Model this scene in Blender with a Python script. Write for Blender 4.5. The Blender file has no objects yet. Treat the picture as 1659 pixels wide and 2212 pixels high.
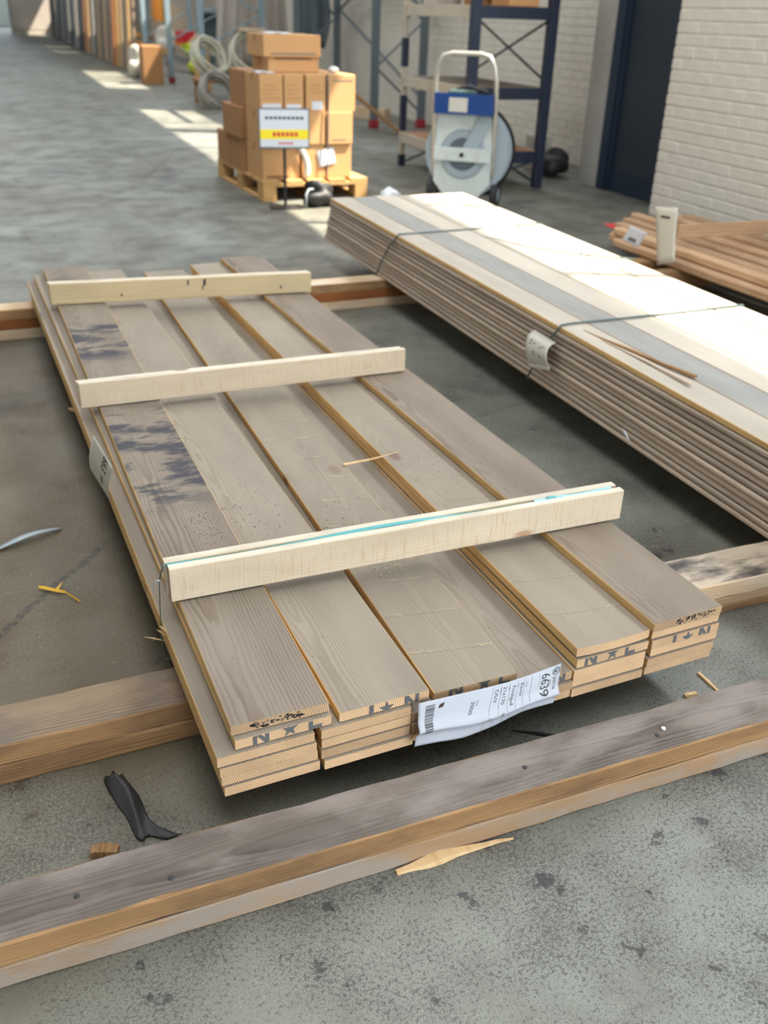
import bpy, math, random
import numpy as np
from mathutils import Vector, Matrix
random.seed(7); rng = np.random.default_rng(7)
C = bpy.context.scene.collection
SC = bpy.context.scene

# ------------------------------------------------------------------ camera
FPX, W, H = 2009.614, 1659, 2212
CAM = np.array([-0.2756, -1.1312, 1.2391])
PITCH, YAW, ROLL = 0.49155, 0.43603, 0.03306
cp, sp, cy, sy = math.cos(PITCH), math.sin(PITCH), math.cos(YAW), math.sin(YAW)
FWD = np.array([sy*cp, cy*cp, -sp]); _r = np.array([cy, -sy, 0.]); _u = np.cross(_r, FWD)
RGT = _r*math.cos(ROLL)+_u*math.sin(ROLL); UPV = -_r*math.sin(ROLL)+_u*math.cos(ROLL)
def ray(px, py): return FWD+RGT*(px-W/2)/FPX+UPV*(H/2-py)/FPX
def at(px, py, z=0.):
    d = ray(px, py); s = (z-CAM[2])/d[2]; return Vector(CAM+d*s)
def atY(px, py, y):
    d = ray(px, py); s = (y-CAM[1])/d[1]; return Vector(CAM+d*s)
def atX(px, py, x):
    d = ray(px, py); s = (x-CAM[0])/d[0]; return Vector(CAM+d*s)
cd = bpy.data.cameras.new('camera'); cam = bpy.data.objects.new('camera', cd); C.objects.link(cam)
cd.sensor_fit = 'HORIZONTAL'; cd.sensor_width = 36; cd.lens = FPX/W*36
cd.clip_start = .02; cd.clip_end = 300
cam.matrix_world = Matrix(((RGT[0], UPV[0], -FWD[0], CAM[0]), (RGT[1], UPV[1], -FWD[1], CAM[1]), (RGT[2], UPV[2], -FWD[2], CAM[2]), (0, 0, 0, 1)))
cd.dof.use_dof = True; cd.dof.focus_distance = 1.6; cd.dof.aperture_fstop = 5.6
SC.camera = cam
# ------------------------------------------------------------------ light
SC.cycles.max_bounces = 6; SC.cycles.diffuse_bounces = 4; SC.cycles.glossy_bounces = 2; SC.cycles.caustics_reflective = False
vs = SC.view_settings; vs.view_transform = 'Standard'; vs.look = 'None'; vs.gamma = 1; vs.use_curve_mapping = False; vs.exposure = -0.1
world = bpy.data.worlds.new('sky'); SC.world = world; world.use_nodes = True
bg = world.node_tree.nodes['Background']; bg.inputs[0].default_value = (.80, .90, 1, 1); bg.inputs[1].default_value = 8.0
HS = 0.055                                   # the hall runs 3 degrees off the Y axis
def xw(y): return 4.95+HS*y                  # outer wall on the right
def lamp(name, kind, energy, color, loc, direction, size=None):
    l = bpy.data.lights.new(name, kind); o = bpy.data.objects.new(name, l); C.objects.link(o)
    l.energy = energy; l.color = color; o.location = loc
    d = Vector(direction).normalized(); o.rotation_euler = d.to_track_quat('-Z', 'Y').to_euler()
    if size: l.shape = 'RECTANGLE'; l.size, l.size_y = size
    return o
SUN = Vector((-1, .42, -1.6))
s = lamp('sun', 'SUN', 23, (1, .90, .74), (6, -3, 8), SUN); s.data.angle = math.radians(.6)
# clerestory windows: (y0, y1) along the outer wall, sill and lintel height
WIN = [(-3.6, 4.9), (6.0, 8.7), (9.0, 11.3), (15.1, 22.1), (27, 35), (43.5, 57.5)]
SILL, LINT = 4.15, 5.45
for a, b in WIN:                             # sky light entering through each window
    m = (a+b)/2
    lamp('window_daylight', 'AREA', 36*(b-a), (.90, .95, 1), (xw(m)-.12, m, (SILL+LINT)/2), (-1, .0, -.42), (b-a, LINT-SILL))
lamp('gate_daylight', 'AREA', 104, (.97, .98, 1), (2.0, -6.3, 2.6), (-.05, 1, -.25), (4.6, 3.6))
lamp('roof_fill_light', 'AREA', 1000, (.97, .985, 1), (.2, 11, 6.35), (0, 0, -1), (2.4, 34))  # added overhead fill hung under the closed roof, no skylight built

lamp('left_fill_light', 'AREA', 330, (.94, .97, 1), (-8.6, 9, 4.4), (1, 0, -.12), (26, 1.6))  # added fill along the windowless left wall, brightens the walls opposite

# ------------------------------------------------------------------ helpers
def srgb(r, g, b):
    f = lambda c: (c/255/12.92) if c/255 <= .04045 else ((c/255+.055)/1.055)**2.4
    return (f(r), f(g), f(b), 1)
class MB:
    def __init__(s): s.v = []; s.f = []; s.m = []; s.sm = False
    def add(s, vs, fs, mat=0):
        b = len(s.v); s.v += [tuple(p) for p in vs]; s.f += [tuple(b+i for i in f) for f in fs]
        s.m += (list(mat) if isinstance(mat, (list, tuple)) else [mat]*len(fs)); return s
    def box(s, a, b, mat=0, M=None):
        x0, y0, z0 = a; x1, y1, z1 = b
        v = [(x0,y0,z0),(x1,y0,z0),(x1,y1,z0),(x0,y1,z0),(x0,y0,z1),(x1,y0,z1),(x1,y1,z1),(x0,y1,z1)]
        if M is not None: v = [tuple(M @ Vector(p)) for p in v]
        return s.add(v, [(0,3,2,1),(4,5,6,7),(0,1,5,4),(1,2,6,5),(2,3,7,6),(3,0,4,7)], mat)
    def cbox(s, a, b, c, mat=0):                       # box with chamfered edges
        lo, hi = Vector(a), Vector(b); v = []; idx = {}
        for i in (0, 1):
            for j in (0, 1):
                for k in (0, 1):
                    p = [(lo, hi)[t][n] for n, t in enumerate((i, j, k))]
                    for ax in range(3):
                        q = list(p)
                        for n, t in enumerate((i, j, k)):
                            if n != ax: q[n] += c*(1-2*t)
                        idx[(i, j, k, ax)] = len(v); v.append(q)
        F = []
        for ax in range(3):
            o = [n for n in range(3) if n != ax]
            for t in (0, 1):
                ring = []
                for (u, w) in ((0, 0), (1, 0), (1, 1), (0, 1)):
                    key = [0]*3; key[ax] = t; key[o[0]] = u; key[o[1]] = w; ring.append(idx[tuple(key)+(ax,)])
                F.append(ring if (t == 1) == (ax != 1) else ring[::-1])
        for ax in range(3):                            # edges along ax
            o = [n for n in range(3) if n != ax]
            for u in (0, 1):
                for w in (0, 1):
                    k0 = [0]*3; k0[o[0]] = u; k0[o[1]] = w; k1 = list(k0); k1[ax] = 1; k0, k1 = tuple(k0), tuple(k1)
                    F.append([idx[k0+(o[0],)], idx[k1+(o[0],)], idx[k1+(o[1],)], idx[k0+(o[1],)]])
        for i in (0, 1):
            for j in (0, 1):
                for k in (0, 1): F.append([idx[(i, j, k, a_)] for a_ in range(3)])
        return s.add(v, F, mat)
    def tube(s, pts, r, n=8, mat=0, cap=True):
        pts = [Vector(p) for p in pts]; R = r if isinstance(r, (list, tuple)) else [r]*len(pts); vs_ = []; nrm = None
        for i, p in enumerate(pts):
            t = (pts[min(i+1, len(pts)-1)]-pts[max(i-1, 0)]).normalized()
            if nrm is None: nrm = t.orthogonal().normalized()
            nrm = (nrm-t*nrm.dot(t)).normalized(); bn = t.cross(nrm)
            vs_ += [p+(nrm*math.cos(2*math.pi*k/n)+bn*math.sin(2*math.pi*k/n))*R[i] for k in range(n)]
        fs = [(i*n+k, i*n+(k+1) % n, (i+1)*n+(k+1) % n, (i+1)*n+k) for i in range(len(pts)-1) for k in range(n)]
        if cap: fs += [tuple(range(n))[::-1], tuple((len(pts)-1)*n+k for k in range(n))]
        return s.add(vs_, fs, mat)
    def lathe(s, prof, n=32, M=None, mat=0):           # prof (r, h) turned round local Z
        v = [(r*math.cos(2*math.pi*k/n), r*math.sin(2*math.pi*k/n), h) for r, h in prof for k in range(n)]
        if M is not None: v = [tuple(M @ Vector(p)) for p in v]
        return s.add(v, [(i*n+k, i*n+(k+1) % n, (i+1)*n+(k+1) % n, (i+1)*n+k) for i in range(len(prof)-1) for k in range(n)], mat)
    def grid(s, fn, nu, nv, mat=0):
        v = [fn(i/nu, j/nv) for i in range(nu+1) for j in range(nv+1)]
        return s.add(v, [(i*(nv+1)+j, (i+1)*(nv+1)+j, (i+1)*(nv+1)+j+1, i*(nv+1)+j+1) for i in range(nu) for j in range(nv)], mat)
    def mesh(s, name, mats):
        me = bpy.data.meshes.new(name); me.from_pydata(s.v, [], s.f)
        for m in (mats if isinstance(mats, (list, tuple)) else [mats]): me.materials.append(m)
        me.polygons.foreach_set('material_index', s.m)
        if s.sm: me.polygons.foreach_set('use_smooth', [True]*len(me.polygons))
        me.update(); return me
    def obj(s, name, mats, parent=None, fix=False):
        me = s.mesh(name, mats)
        if fix:
            import bmesh
            b = bmesh.new(); b.from_mesh(me); bmesh.ops.recalc_face_normals(b, faces=b.faces); b.to_mesh(me); b.free()
        return link(name, me, parent)
def link(name, me, parent=None):
    o = bpy.data.objects.new(name, me); C.objects.link(o)
    if parent: o.parent = parent
    return o
def tag(o, label=None, cat=None, group=None, kind=None):
    for k, v in (('label', label), ('category', cat), ('group', group), ('kind', kind)):
        if v: o[k] = v
    return o
def empty(name, loc=(0, 0, 0), rz=0, **kw):
    o = bpy.data.objects.new(name, None); C.objects.link(o); o.location = loc; o.rotation_euler = (0, 0, rz); o.empty_display_size = .05
    return tag(o, **kw)
def solid(o, t, off=-1):
    m = o.modifiers.new('thick', 'SOLIDIFY'); m.thickness = t; m.offset = off; return o
ORD = ['', 'first', 'second', 'third', 'fourth', 'fifth', 'sixth', 'seventh', 'eighth', 'ninth', 'tenth', 'eleventh', 'twelfth']

# ------------------------------------------------------------------ node material helpers
class NM:
    def __init__(s, name, rough=.6, metal=0., spec=.5):
        s.m = bpy.data.materials.new(name); s.m.use_nodes = True; s.t = s.m.node_tree; s.b = s.t.nodes['Principled BSDF']
        s.b.inputs['Roughness'].default_value = rough; s.b.inputs['Metallic'].default_value = metal; s.b.inputs['Specular IOR Level'].default_value = spec
    def n(s, typ, props=None, **inp):
        nd = s.t.nodes.new('ShaderNode'+typ)
        for k, v in (props or {}).items(): setattr(nd, k, v)
        for k, v in inp.items():
            key = int(k[1:]) if k[0] == '_' else k.replace('_', ' ')
            s.put(nd.inputs[key], v)
        return nd
    def put(s, sock, v):
        if hasattr(v, 'outputs'): v = v.outputs[0]
        if hasattr(v, 'is_linked'): s.t.links.new(v, sock)
        else: sock.default_value = v
    def math(s, op, a, b=0., c=0., clamp=False): return s.n('Math', dict(operation=op, use_clamp=clamp), _0=a, _1=b, _2=c).outputs[0]
    def mul(s, a, b): return s.math('MULTIPLY', a, b)
    def add(s, a, b): return s.math('ADD', a, b)
    def sub(s, a, b): return s.math('SUBTRACT', a, b)
    def obj(s): 
        if not hasattr(s, '_c'): s._c = s.n('TexCoord').outputs['Object']
        return s._c
    def rnd(s):
        if not hasattr(s, '_r'): s._r = s.n('ObjectInfo').outputs['Random']
        return s._r
    def xyz(s, v=None): nd = s.n('SeparateXYZ', _0=v or s.obj()); return nd.outputs
    def vec(s, x, y, z): return s.n('CombineXYZ', _0=x, _1=y, _2=z).outputs[0]
    def noise(s, v, scale=1., detail=2., rough=.5, dist=0.): return s.n('TexNoise', Vector=v, Scale=scale, Detail=detail, Roughness=rough, Distortion=dist).outputs[0]
    def step(s, v, a, b): return s.n('MapRange', dict(interpolation_type='SMOOTHSTEP'), _0=v, _1=a, _2=b, _3=0., _4=1.).outputs[0]
    def mix(s, f, a, b, mode='MIX'):
        nd = s.n('Mix', dict(data_type='RGBA', blend_type=mode)); s.put(nd.inputs[0], f); s.put(nd.inputs[6], a); s.put(nd.inputs[7], b); return nd.outputs[2]
    def color(s, c): s.put(s.b.inputs['Base Color'], c); return s
    def bump(s, h, strength=.3, dist=.002): s.put(s.b.inputs['Normal'], s.n('Bump', Strength=strength, Distance=dist, Height=h).outputs[0]); return s
def scale(c, k): return (c[0]*k, c[1]*k, c[2]*k, 1)

def wood(name, c1, c2, ring=.0048, contrast=.6, cath=.6, fibre=.35, knots=.35, rough=.78, vary=.12, blot=.25, end=False, saw=0., stain=None, kcol=(92, 62, 40), xo=.0, grey=None, greyamt=0., bump=.35, kerf=0.):
    c1, c2 = srgb(*c1), srgb(*c2)
    N = NM(name, rough, spec=.25); X, Y, Z = N.xyz(); r = N.rnd()
    yr = N.add(Y, N.mul(r, 47.)); r7 = N.math('FRACT', N.mul(r, 7.13)); r3 = N.math('FRACT', N.mul(r, 3.71))
    lo = N.noise(N.vec(N.mul(X, 1.2), N.mul(yr, .8), 0.), 1., 2.)
    lo2 = N.noise(N.vec(N.mul(X, 7.), N.mul(yr, 1.9), 3.), 1., 2.)
    cxo = N.sub(X, N.add(.02+xo, N.mul(r7, .13)))
    if end: zz = N.add(N.sub(Z, N.mul(N.sub(r3, .5), .16)), .03); xx = cxo
    else:
        zz = N.add(N.add(Z, .012+.0), N.mul(N.sub(lo, .5), .22*cath)); xx = N.add(cxo, N.mul(N.sub(lo2, .5), .03*cath))
    R = N.math('SQRT', N.add(N.mul(xx, xx), N.mul(zz, zz)))
    wob = N.noise(N.vec(N.mul(X, 60.), N.mul(yr, 9.), N.mul(Z, 60.)), 1., 2.)
    f = N.math('FRACT', N.add(N.math('DIVIDE', R, ring), N.mul(wob, .55 if end else 1.1)))
    late = N.mul(N.step(f, .25, .85), N.sub(1., N.step(f, .90, 1.)))
    fib = N.noise(N.vec(N.mul(X, 420.), N.mul(yr, 420. if end else 7.), N.mul(Z, 420.)), 1., 2.)
    bl = N.noise(N.vec(N.mul(X, 9.), N.mul(yr, 2.5), N.mul(Z, 9.)), 1., 3.)
    cm = N.noise(N.vec(N.mul(X, 16.), N.mul(yr, 2.2), N.add(N.mul(Z, 9.), 7.)), 1., 3.)
    col = N.mix(N.mul(late, N.mul(contrast, 1. if end else N.add(.25, N.mul(N.step(cm, .3, .7), 1.1)))), c1, c2)
    col = N.mix(N.mul(fib, fibre), col, scale(c2, .8), 'MIX')
    k = N.add(N.add(1.-vary, N.mul(r, vary*1.6)), N.mul(N.sub(bl, .5), blot*2))
    col = N.mix(1., col, N.n('CombineColor', _0=k, _1=k, _2=N.mul(k, .985)).outputs[0], 'MULTIPLY')
    if grey is not None:
        g = N.noise(N.vec(N.mul(X, 14.), N.mul(yr, 5.), N.mul(Z, 14.)), 1., 4., .6)
        col = N.mix(N.mul(N.step(g, .42, .68), greyamt), col, srgb(*grey))
    if knots > 0 and not end:
        vo = N.n('TexVoronoi', dict(voronoi_dimensions='3D'), Vector=N.vec(N.mul(X, 8.), N.mul(yr, 4.6), N.mul(Z, 8.)), Scale=1.)
        pick = N.math('LESS_THAN', N.n('SeparateColor', _0=vo.outputs['Color']).outputs[0], knots)
        kn = N.mul(pick, N.sub(1., N.step(N.add(vo.outputs['Distance'], N.mul(N.sub(wob, .5), .05)), .07, .16)))
        ringk = N.math('ABSOLUTE', N.math('SINE', N.mul(vo.outputs['Distance'], 90.)))
        col = N.mix(N.mul(kn, N.add(.45, N.mul(ringk, .35))), col, srgb(*kcol))
    h = N.add(N.mul(fib, .7), N.mul(late, .6))
    if saw > 0:
        ragged = N.noise(N.vec(N.mul(X, 140.), N.mul(yr, 30.), 0.), 1., 3.)
        q = N.math('FRACT', N.math('DIVIDE', N.add(N.add(Y, N.mul(X, .16)), N.mul(N.sub(ragged, .5), .022)), .127))
        ln = N.mul(N.step(q, .93, .965), N.sub(1., N.step(q, .965, 1.)))
        on = N.mul(ln, N.step(N.noise(N.vec(N.mul(X, 22.), N.mul(Y, 8.), 5.), 1., 2.), .45, .62))
        col = N.mix(N.mul(on, saw), col, srgb(206, 184, 146)); col = N.mix(N.mul(N.mul(N.step(q, .90, .94), N.sub(1., N.step(q, .94, .96))), .3), col, srgb(104, 88, 70)); h = N.add(h, N.mul(on, 8.*saw))
    if kerf > 0:
        kf = N.noise(N.vec(N.mul(X, 10.), N.mul(yr, 210.), N.mul(Z, 16.)), 1., 2.)
        kb_ = N.mul(N.step(kf, .52, .7), kerf); col = N.mix(kb_, col, scale(c2, .95)); h = N.add(h, N.mul(kf, 1.5*kerf))
    if stain:
        for (y0, y1, amt) in stain:
            msk = N.mul(N.step(Y, y0, y0+.12), N.sub(1., N.step(Y, y1-.1, y1)))
            ns = N.noise(N.vec(N.mul(X, 7.), N.mul(Y, 17.), 1.7), 1., 5., .62)
            fine = N.noise(N.vec(N.mul(X, 30.), N.mul(Y, 170.), 1.), 1., 3.)
            a = N.mul(msk, N.step(N.add(ns, N.mul(fine, .2)), .53, .68))
            col = N.mix(N.mul(a, amt), col, srgb(62, 62, 68))
    N.color(col); N.bump(h, bump, .0012); return N.m

def paint(name, c, rough=.5, metal=0., var=.12, sc=6., dirt=None, dirtamt=.4, bump=0.):
    N = NM(name, rough, metal); c = srgb(*c)
    a = N.noise(N.obj(), sc, 4., .6); b = N.noise(N.obj(), sc*9, 3.)
    col = N.mix(N.mul(a, 1.), scale(c, 1-var), scale(c, 1+var))
    if dirt: col = N.mix(N.mul(N.step(N.add(N.mul(a, .7), N.mul(b, .3)), .46, .66), dirtamt), col, srgb(*dirt))
    N.color(col)
    if bump: N.bump(b, bump, .003)
    return N.m

# ------------------------------------------------------------------ materials
def floor_material():
    N = NM('worn_concrete', .5, spec=.38); o = N.obj(); X, Y, Z = N.xyz()
    big = N.noise(o, .9, 2., .55); mid = N.noise(o, 5., 4., .62); fine = N.noise(o, 55., 3., .65)
    sp1 = N.noise(o, 150., 4., .75); sp2 = N.noise(o, 400., 2., .7); patch = N.noise(o, 3.2, 3., .62); blob = N.noise(o, 13., 6., .7); tone = N.noise(N.vec(N.mul(X, .8), N.mul(Y, .5), 4.), 1., 3.)
    col = N.mix(N.step(big, .3, .7), srgb(114, 116, 106), srgb(140, 142, 133))
    col = N.mix(N.mul(N.step(tone, .42, .66), .5), col, srgb(98, 92, 74))
    col = N.mix(N.mul(N.step(mid, .42, .72), .45), col, srgb(94, 92, 82))
    col = N.mix(N.mul(fine, .3), col, srgb(88, 87, 79))
    dens = N.add(.535, N.mul(N.sub(.5, patch), .42))
    a = N.math('MULTIPLY_ADD', N.sub(sp1, dens), 16., .1, clamp=True); b = N.math('MULTIPLY_ADD', N.sub(sp2, N.add(dens, .0)), 14., .1, clamp=True)
    col = N.mix(N.mul(N.math('MAXIMUM', a, b), .72), col, srgb(62, 58, 57))
    col = N.mix(N.mul(N.math('MULTIPLY_ADD', N.sub(N.add(blob, N.mul(N.sub(patch, .5), .35)), .635), 34., 0., clamp=True), .8), col, srgb(52, 49, 52))
    col = N.mix(N.mul(N.math('MULTIPLY_ADD', N.sub(N.noise(o, 34., 3., .7), .66), 12., 0., clamp=True), .35), col, srgb(160, 160, 152))
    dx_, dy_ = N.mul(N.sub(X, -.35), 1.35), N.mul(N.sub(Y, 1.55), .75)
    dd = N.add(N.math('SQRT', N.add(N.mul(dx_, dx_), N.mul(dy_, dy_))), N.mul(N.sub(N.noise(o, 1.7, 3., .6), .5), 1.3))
    col = N.mix(N.mul(N.sub(1., N.step(dd, .75, 1.45)), .78), col, srgb(88, 74, 50))       # brown patch left of the near stack, edge broken up by noise
    # tyre marks and long scratches
    for (cx, cy_, rad, wd, am) in ((-1.2, 5.6, 2.6, .10, .22), (-1.5, 5.2, 3.3, .14, .20), (-.4, 7.4, 1.9, .07, .2), (-3.2, 10., 4.6, .2, .16)):
        d = N.math('SQRT', N.add(N.math('POWER', N.sub(X, cx), 2.), N.math('POWER', N.sub(Y, cy_), 2.)))
        t = N.math('ABSOLUTE', N.sub(N.add(d, N.mul(N.sub(mid, .5), .05)), rad))
        col = N.mix(N.mul(N.mul(N.sub(1., N.step(t, wd*.5, wd)), am*1.6), N.step(mid, .3, .6)), col, srgb(58, 58, 60))
    for (p, q, wd, am) in ((at(-60, 1420), at(240, 1165), .016, .8), (at(300, 395), at(382, 325), .035, .6), (at(1010, 905), at(1130, 870), .006, .7), (at(560, 80+500), at(760, 560), .05, .5)):
        d = (q-p); L = d.length; d = d/L
        al = N.add(N.mul(N.sub(X, p.x), d.x), N.mul(N.sub(Y, p.y), d.y))
        ac = N.math('ABSOLUTE', N.add(N.add(N.mul(N.sub(X, p.x), -d.y), N.mul(N.sub(Y, p.y), d.x)), N.mul(N.sub(mid, .5), wd*2.5)))
        msk = N.mul(N.sub(1., N.step(ac, wd*.3, wd)), N.mul(N.step(al, 0., .12*L), N.sub(1., N.step(al, .88*L, L))))
        col = N.mix(N.mul(N.mul(msk, am), N.step(fine, .3, .6)), col, srgb(50, 46, 42))
    N.color(col)
    N.put(N.b.inputs['Roughness'], N.add(.40, N.add(N.mul(mid, .26), N.mul(a, .2))))
    N.bump(fine, .18, .0012)
    return N.m
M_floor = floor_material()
M_face = wood('dusty_sawn_face', (146, 136, 123), (120, 107, 93), contrast=.4, knots=.22, kcol=(128, 104, 86))
M_face_saw = wood('dusty_sawn_face_with_saw_lines', (147, 137, 123), (124, 109, 96), contrast=.3, knots=.10, saw=.42, kcol=(128, 104, 86))
M_face_saw2 = wood('dusty_sawn_face_with_faint_saw_lines', (148, 137, 123), (124, 109, 96), contrast=.35, knots=.3, saw=.2, kcol=(110, 84, 70))
M_face_ring = wood('dusty_face_with_wide_grain', (146, 134, 120), (108, 90, 78), ring=.0068, contrast=.6, knots=.3, kcol=(120, 96, 80))
M_face_stain = wood('dusty_face_with_black_rub_marks', (145, 134, 120), (109, 92, 80), ring=.0062, contrast=.55, knots=.15, stain=[(.72, 1.42, .95), (1.75, 2.25, .95), (2.5, 2.9, .4)], kcol=(128, 104, 86))
M_edge = wood('golden_sawn_edge', (216, 180, 126), (190, 146, 92), contrast=.45, knots=.10, xo=.1, kcol=(110, 66, 30))
M_end = wood('pale_end_grain', (226, 196, 158), (164, 118, 78), ring=.0036, contrast=.85, end=True, fibre=.3, vary=.26, blot=.3)
M_bat = wood('fresh_planed_spruce', (211, 196, 173), (184, 159, 127), ring=.0045, contrast=.4, knots=.75, cath=.3, kcol=(160, 108, 70), bump=.2, kerf=.5)
M_bat_y = wood('yellowish_planed_pine', (205, 186, 150), (184, 155, 113), ring=.006, contrast=.4, knots=.1, cath=.4, kcol=(110, 80, 60), bump=.2)
M_bat_top = wood('grubby_white_batten_edge', (222, 212, 194), (180, 164, 142), contrast=.4, knots=.3, grey=(120, 110, 100), greyamt=.35)
M_bear_top = wood('weathered_grey_stud_face', (114, 104, 96), (74, 65, 61), ring=.0034, contrast=.55, cath=.25, knots=.15, blot=.5, grey=(166, 156, 150), greyamt=.35, kcol=(70, 58, 52))
M_bear_top2 = wood('weathered_tan_stud_face', (146, 126, 104), (94, 75, 58), ring=.007, contrast=.7, knots=.25, blot=.5, grey=(96, 88, 82), greyamt=.7, kcol=(90, 68, 52))
M_bear_side = wood('brown_stud_edge', (164, 128, 88), (112, 80, 52), ring=.0034, contrast=.5, cath=.25, knots=.2, blot=.5, grey=(92, 70, 54), greyamt=.5, kcol=(96, 50, 30))
M_bear_side2 = wood('plaster_smeared_stud_edge', (178, 146, 112), (140, 108, 78), contrast=.5, knots=.2, blot=.4, grey=(150, 146, 140), greyamt=.65, kcol=(96, 60, 40))
M_bear_pale = wood('pale_pine_stud', (206, 180, 148), (170, 134, 98), contrast=.45, knots=.25, grey=(206, 200, 190), greyamt=.4, kcol=(110, 70, 46))
M_bear_red = wood('reddish_brown_stud', (150, 92, 50), (112, 62, 30), contrast=.5, knots=.2, kcol=(70, 36, 20))
M_bear_black = wood('black_smeared_stud_face', (196, 180, 160), (140, 122, 104), contrast=.4, knots=.3, grey=(58, 56, 58), greyamt=.95, blot=.4)
M_bund_face = wood('grey_planed_face', (186, 176, 162), (162, 150, 136), ring=.011, contrast=.35, knots=.10, vary=.2, kcol=(150, 130, 110), bump=.15)
M_bund_face_grey = wood('silver_grey_planed_face', (156, 154, 150), (136, 132, 126), ring=.011, contrast=.3, knots=.05, kcol=(150, 130, 110), bump=.15)
M_bund_edge = wood('dusty_brown_edge', (194, 176, 158), (164, 144, 126), contrast=.35, knots=.12, vary=.22, blot=.35, grey=(128, 114, 100), greyamt=.3)
M_rail = wood('reddish_pine_rail', (196, 164, 132), (158, 118, 88), ring=.009, contrast=.5, knots=.25, vary=.2, kcol=(130, 80, 50))
M_chip = wood('fresh_splinter_wood', (228, 196, 150), (196, 152, 102), ring=.03, cath=.1, contrast=.4, knots=0)
M_chip_d = wood('old_splinter_wood', (150, 116, 80), (110, 80, 52), ring=.03, cath=.1, contrast=.4, knots=0)
M_ink = paint('grey_stamp_ink', (92, 93, 95), .8, sc=300, var=.2)
M_black = paint('black_ink', (26, 26, 34), .6)
M_paper = paint('white_paper', (206, 210, 216), .45, var=.02)
M_label = paint('printed_label_paper', (170, 174, 182), .45, var=.02)
M_paper_warm = paint('cream_label_paper', (196, 192, 180), .5, var=.05)
M_print = paint('black_print', (28, 28, 30), .6, var=.02)
M_cord = paint('dark_green_plastic_strap', (64, 82, 80), .35, var=.15)
M_cyan = paint('turquoise_plastic_strap', (86, 156, 158), .35, var=.12, sc=40)
M_cyan2 = paint('pale_blue_plastic_strap', (128, 190, 214), .35, var=.08, sc=40)
M_rubber = paint('black_rubber', (34, 34, 36), .55, var=.25, sc=30, bump=.2)
M_card = paint('brown_cardboard', (196, 150, 100), .8, var=.08, sc=3)
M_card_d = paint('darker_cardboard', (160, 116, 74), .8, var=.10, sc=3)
M_pallet = wood('pallet_wood', (206, 166, 112), (168, 124, 76), contrast=.4, knots=.2, vary=.2)
M_blue = paint('navy_steel_paint', (34, 43, 62), .45, var=.15, sc=10)
M_slate = paint('slate_steel_paint', (88, 98, 104), .45, var=.12)
M_cream = paint('cream_steel_paint', (188, 180, 162), .5, var=.12, dirt=(120, 108, 92))
M_wallwhite = paint('white_painted_brick', (214, 208, 196), .7, var=.05, sc=5, dirt=(176, 168, 152), dirtamt=.35, bump=.5)
M_mortar = paint('painted_mortar', (208, 202, 190), .85, var=.06)
M_wallgrey = paint('grey_plaster', (178, 176, 170), .8, var=.08, sc=2, dirt=(150, 146, 138))
M_door = paint('dark_blue_door_paint', (40, 50, 62), .5, var=.06, sc=2)
M_doorframe = paint('blue_door_frame_paint', (30, 46, 66), .45, var=.06)
M_roof = paint('roof_sheet', (176, 176, 172), .7, var=.05)
M_red = paint('red_paint', (200, 40, 48), .5)
M_yellow = paint('yellow_print', (242, 218, 30), .6, var=.02)
M_zinc = paint('pale_grey_enamel', (206, 212, 208), .4, var=.06, dirt=(150, 156, 150), dirtamt=.35)
M_zinc2 = paint('grey_enamel', (156, 168, 174), .4, var=.08)
M_chrome = paint('worn_chrome_tube', (200, 196, 184), .3, .6, var=.1)
M_bluebox = paint('royal_blue_enamel', (22, 62, 124), .4, var=.1)
M_steel = paint('bright_steel', (190, 190, 192), .35, .9, var=.1)
M_dirt = paint('dark_dirt', (66, 50, 40), .9, var=.3, sc=200)
M_dust = paint('pale_sawdust', (196, 176, 140), .9, var=.2, sc=200)

# ------------------------------------------------------------------ setting
NEARWALL = lambda y: 4.368+HS*(y-4.479)
def hallbox(mb, x0, y0, y1, z0, z1, dx, mat=0):         # a wall slab that follows the hall direction; x0 = inner face at y = 0
    v = []
    for y in (y0, y1):
        for x in (x0+HS*y, x0+HS*y+dx):
            for z in (z0, z1): v.append((x, y, z))
    mb.add(v, [(0, 1, 3, 2), (4, 6, 7, 5), (0, 4, 5, 1), (2, 3, 7, 6), (0, 2, 6, 4), (1, 5, 7, 3)], mat)
YB, YE = -7., 62.
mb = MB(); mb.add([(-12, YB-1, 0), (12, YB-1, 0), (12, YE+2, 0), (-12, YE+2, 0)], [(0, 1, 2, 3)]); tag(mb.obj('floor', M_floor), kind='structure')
mb = MB(); hallbox(mb, -9.3, YB-.3, YE+.3, 6.5, 6.7, 14.40); tag(mb.obj('ceiling', M_roof, fix=True), kind='structure')
# outer right wall with clerestory openings
mb = MB(); X0 = 4.95
hallbox(mb, X0, YB, YE, 0, SILL, .15); hallbox(mb, X0, YB, YE, LINT, 6.5, .15)
ys = [YB]+[v for w_ in WIN for v in w_]+[YE]
for a, b in zip(ys[0::2], ys[1::2]): hallbox(mb, X0, a, b, SILL, LINT, .15)
wr = tag(mb.obj('wall_right', M_mortar, fix=True), kind='structure')
for i, (a, b) in enumerate(WIN):
    w = MB(); hallbox(w, X0+.05, a, b, SILL, SILL+.05, .05); hallbox(w, X0+.05, a, b, LINT-.05, LINT, .05)
    n_ = max(2, round((b-a)/1.4))
    for k in range(n_+1):
        yy = a+(b-a)*k/n_; hallbox(w, X0+.05, max(a, yy-.025), min(b, yy+.025), SILL+.05, LINT-.05, .05)
    tag(w.obj('window_%d' % (i+1), M_slate, fix=True), kind='structure')
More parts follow.
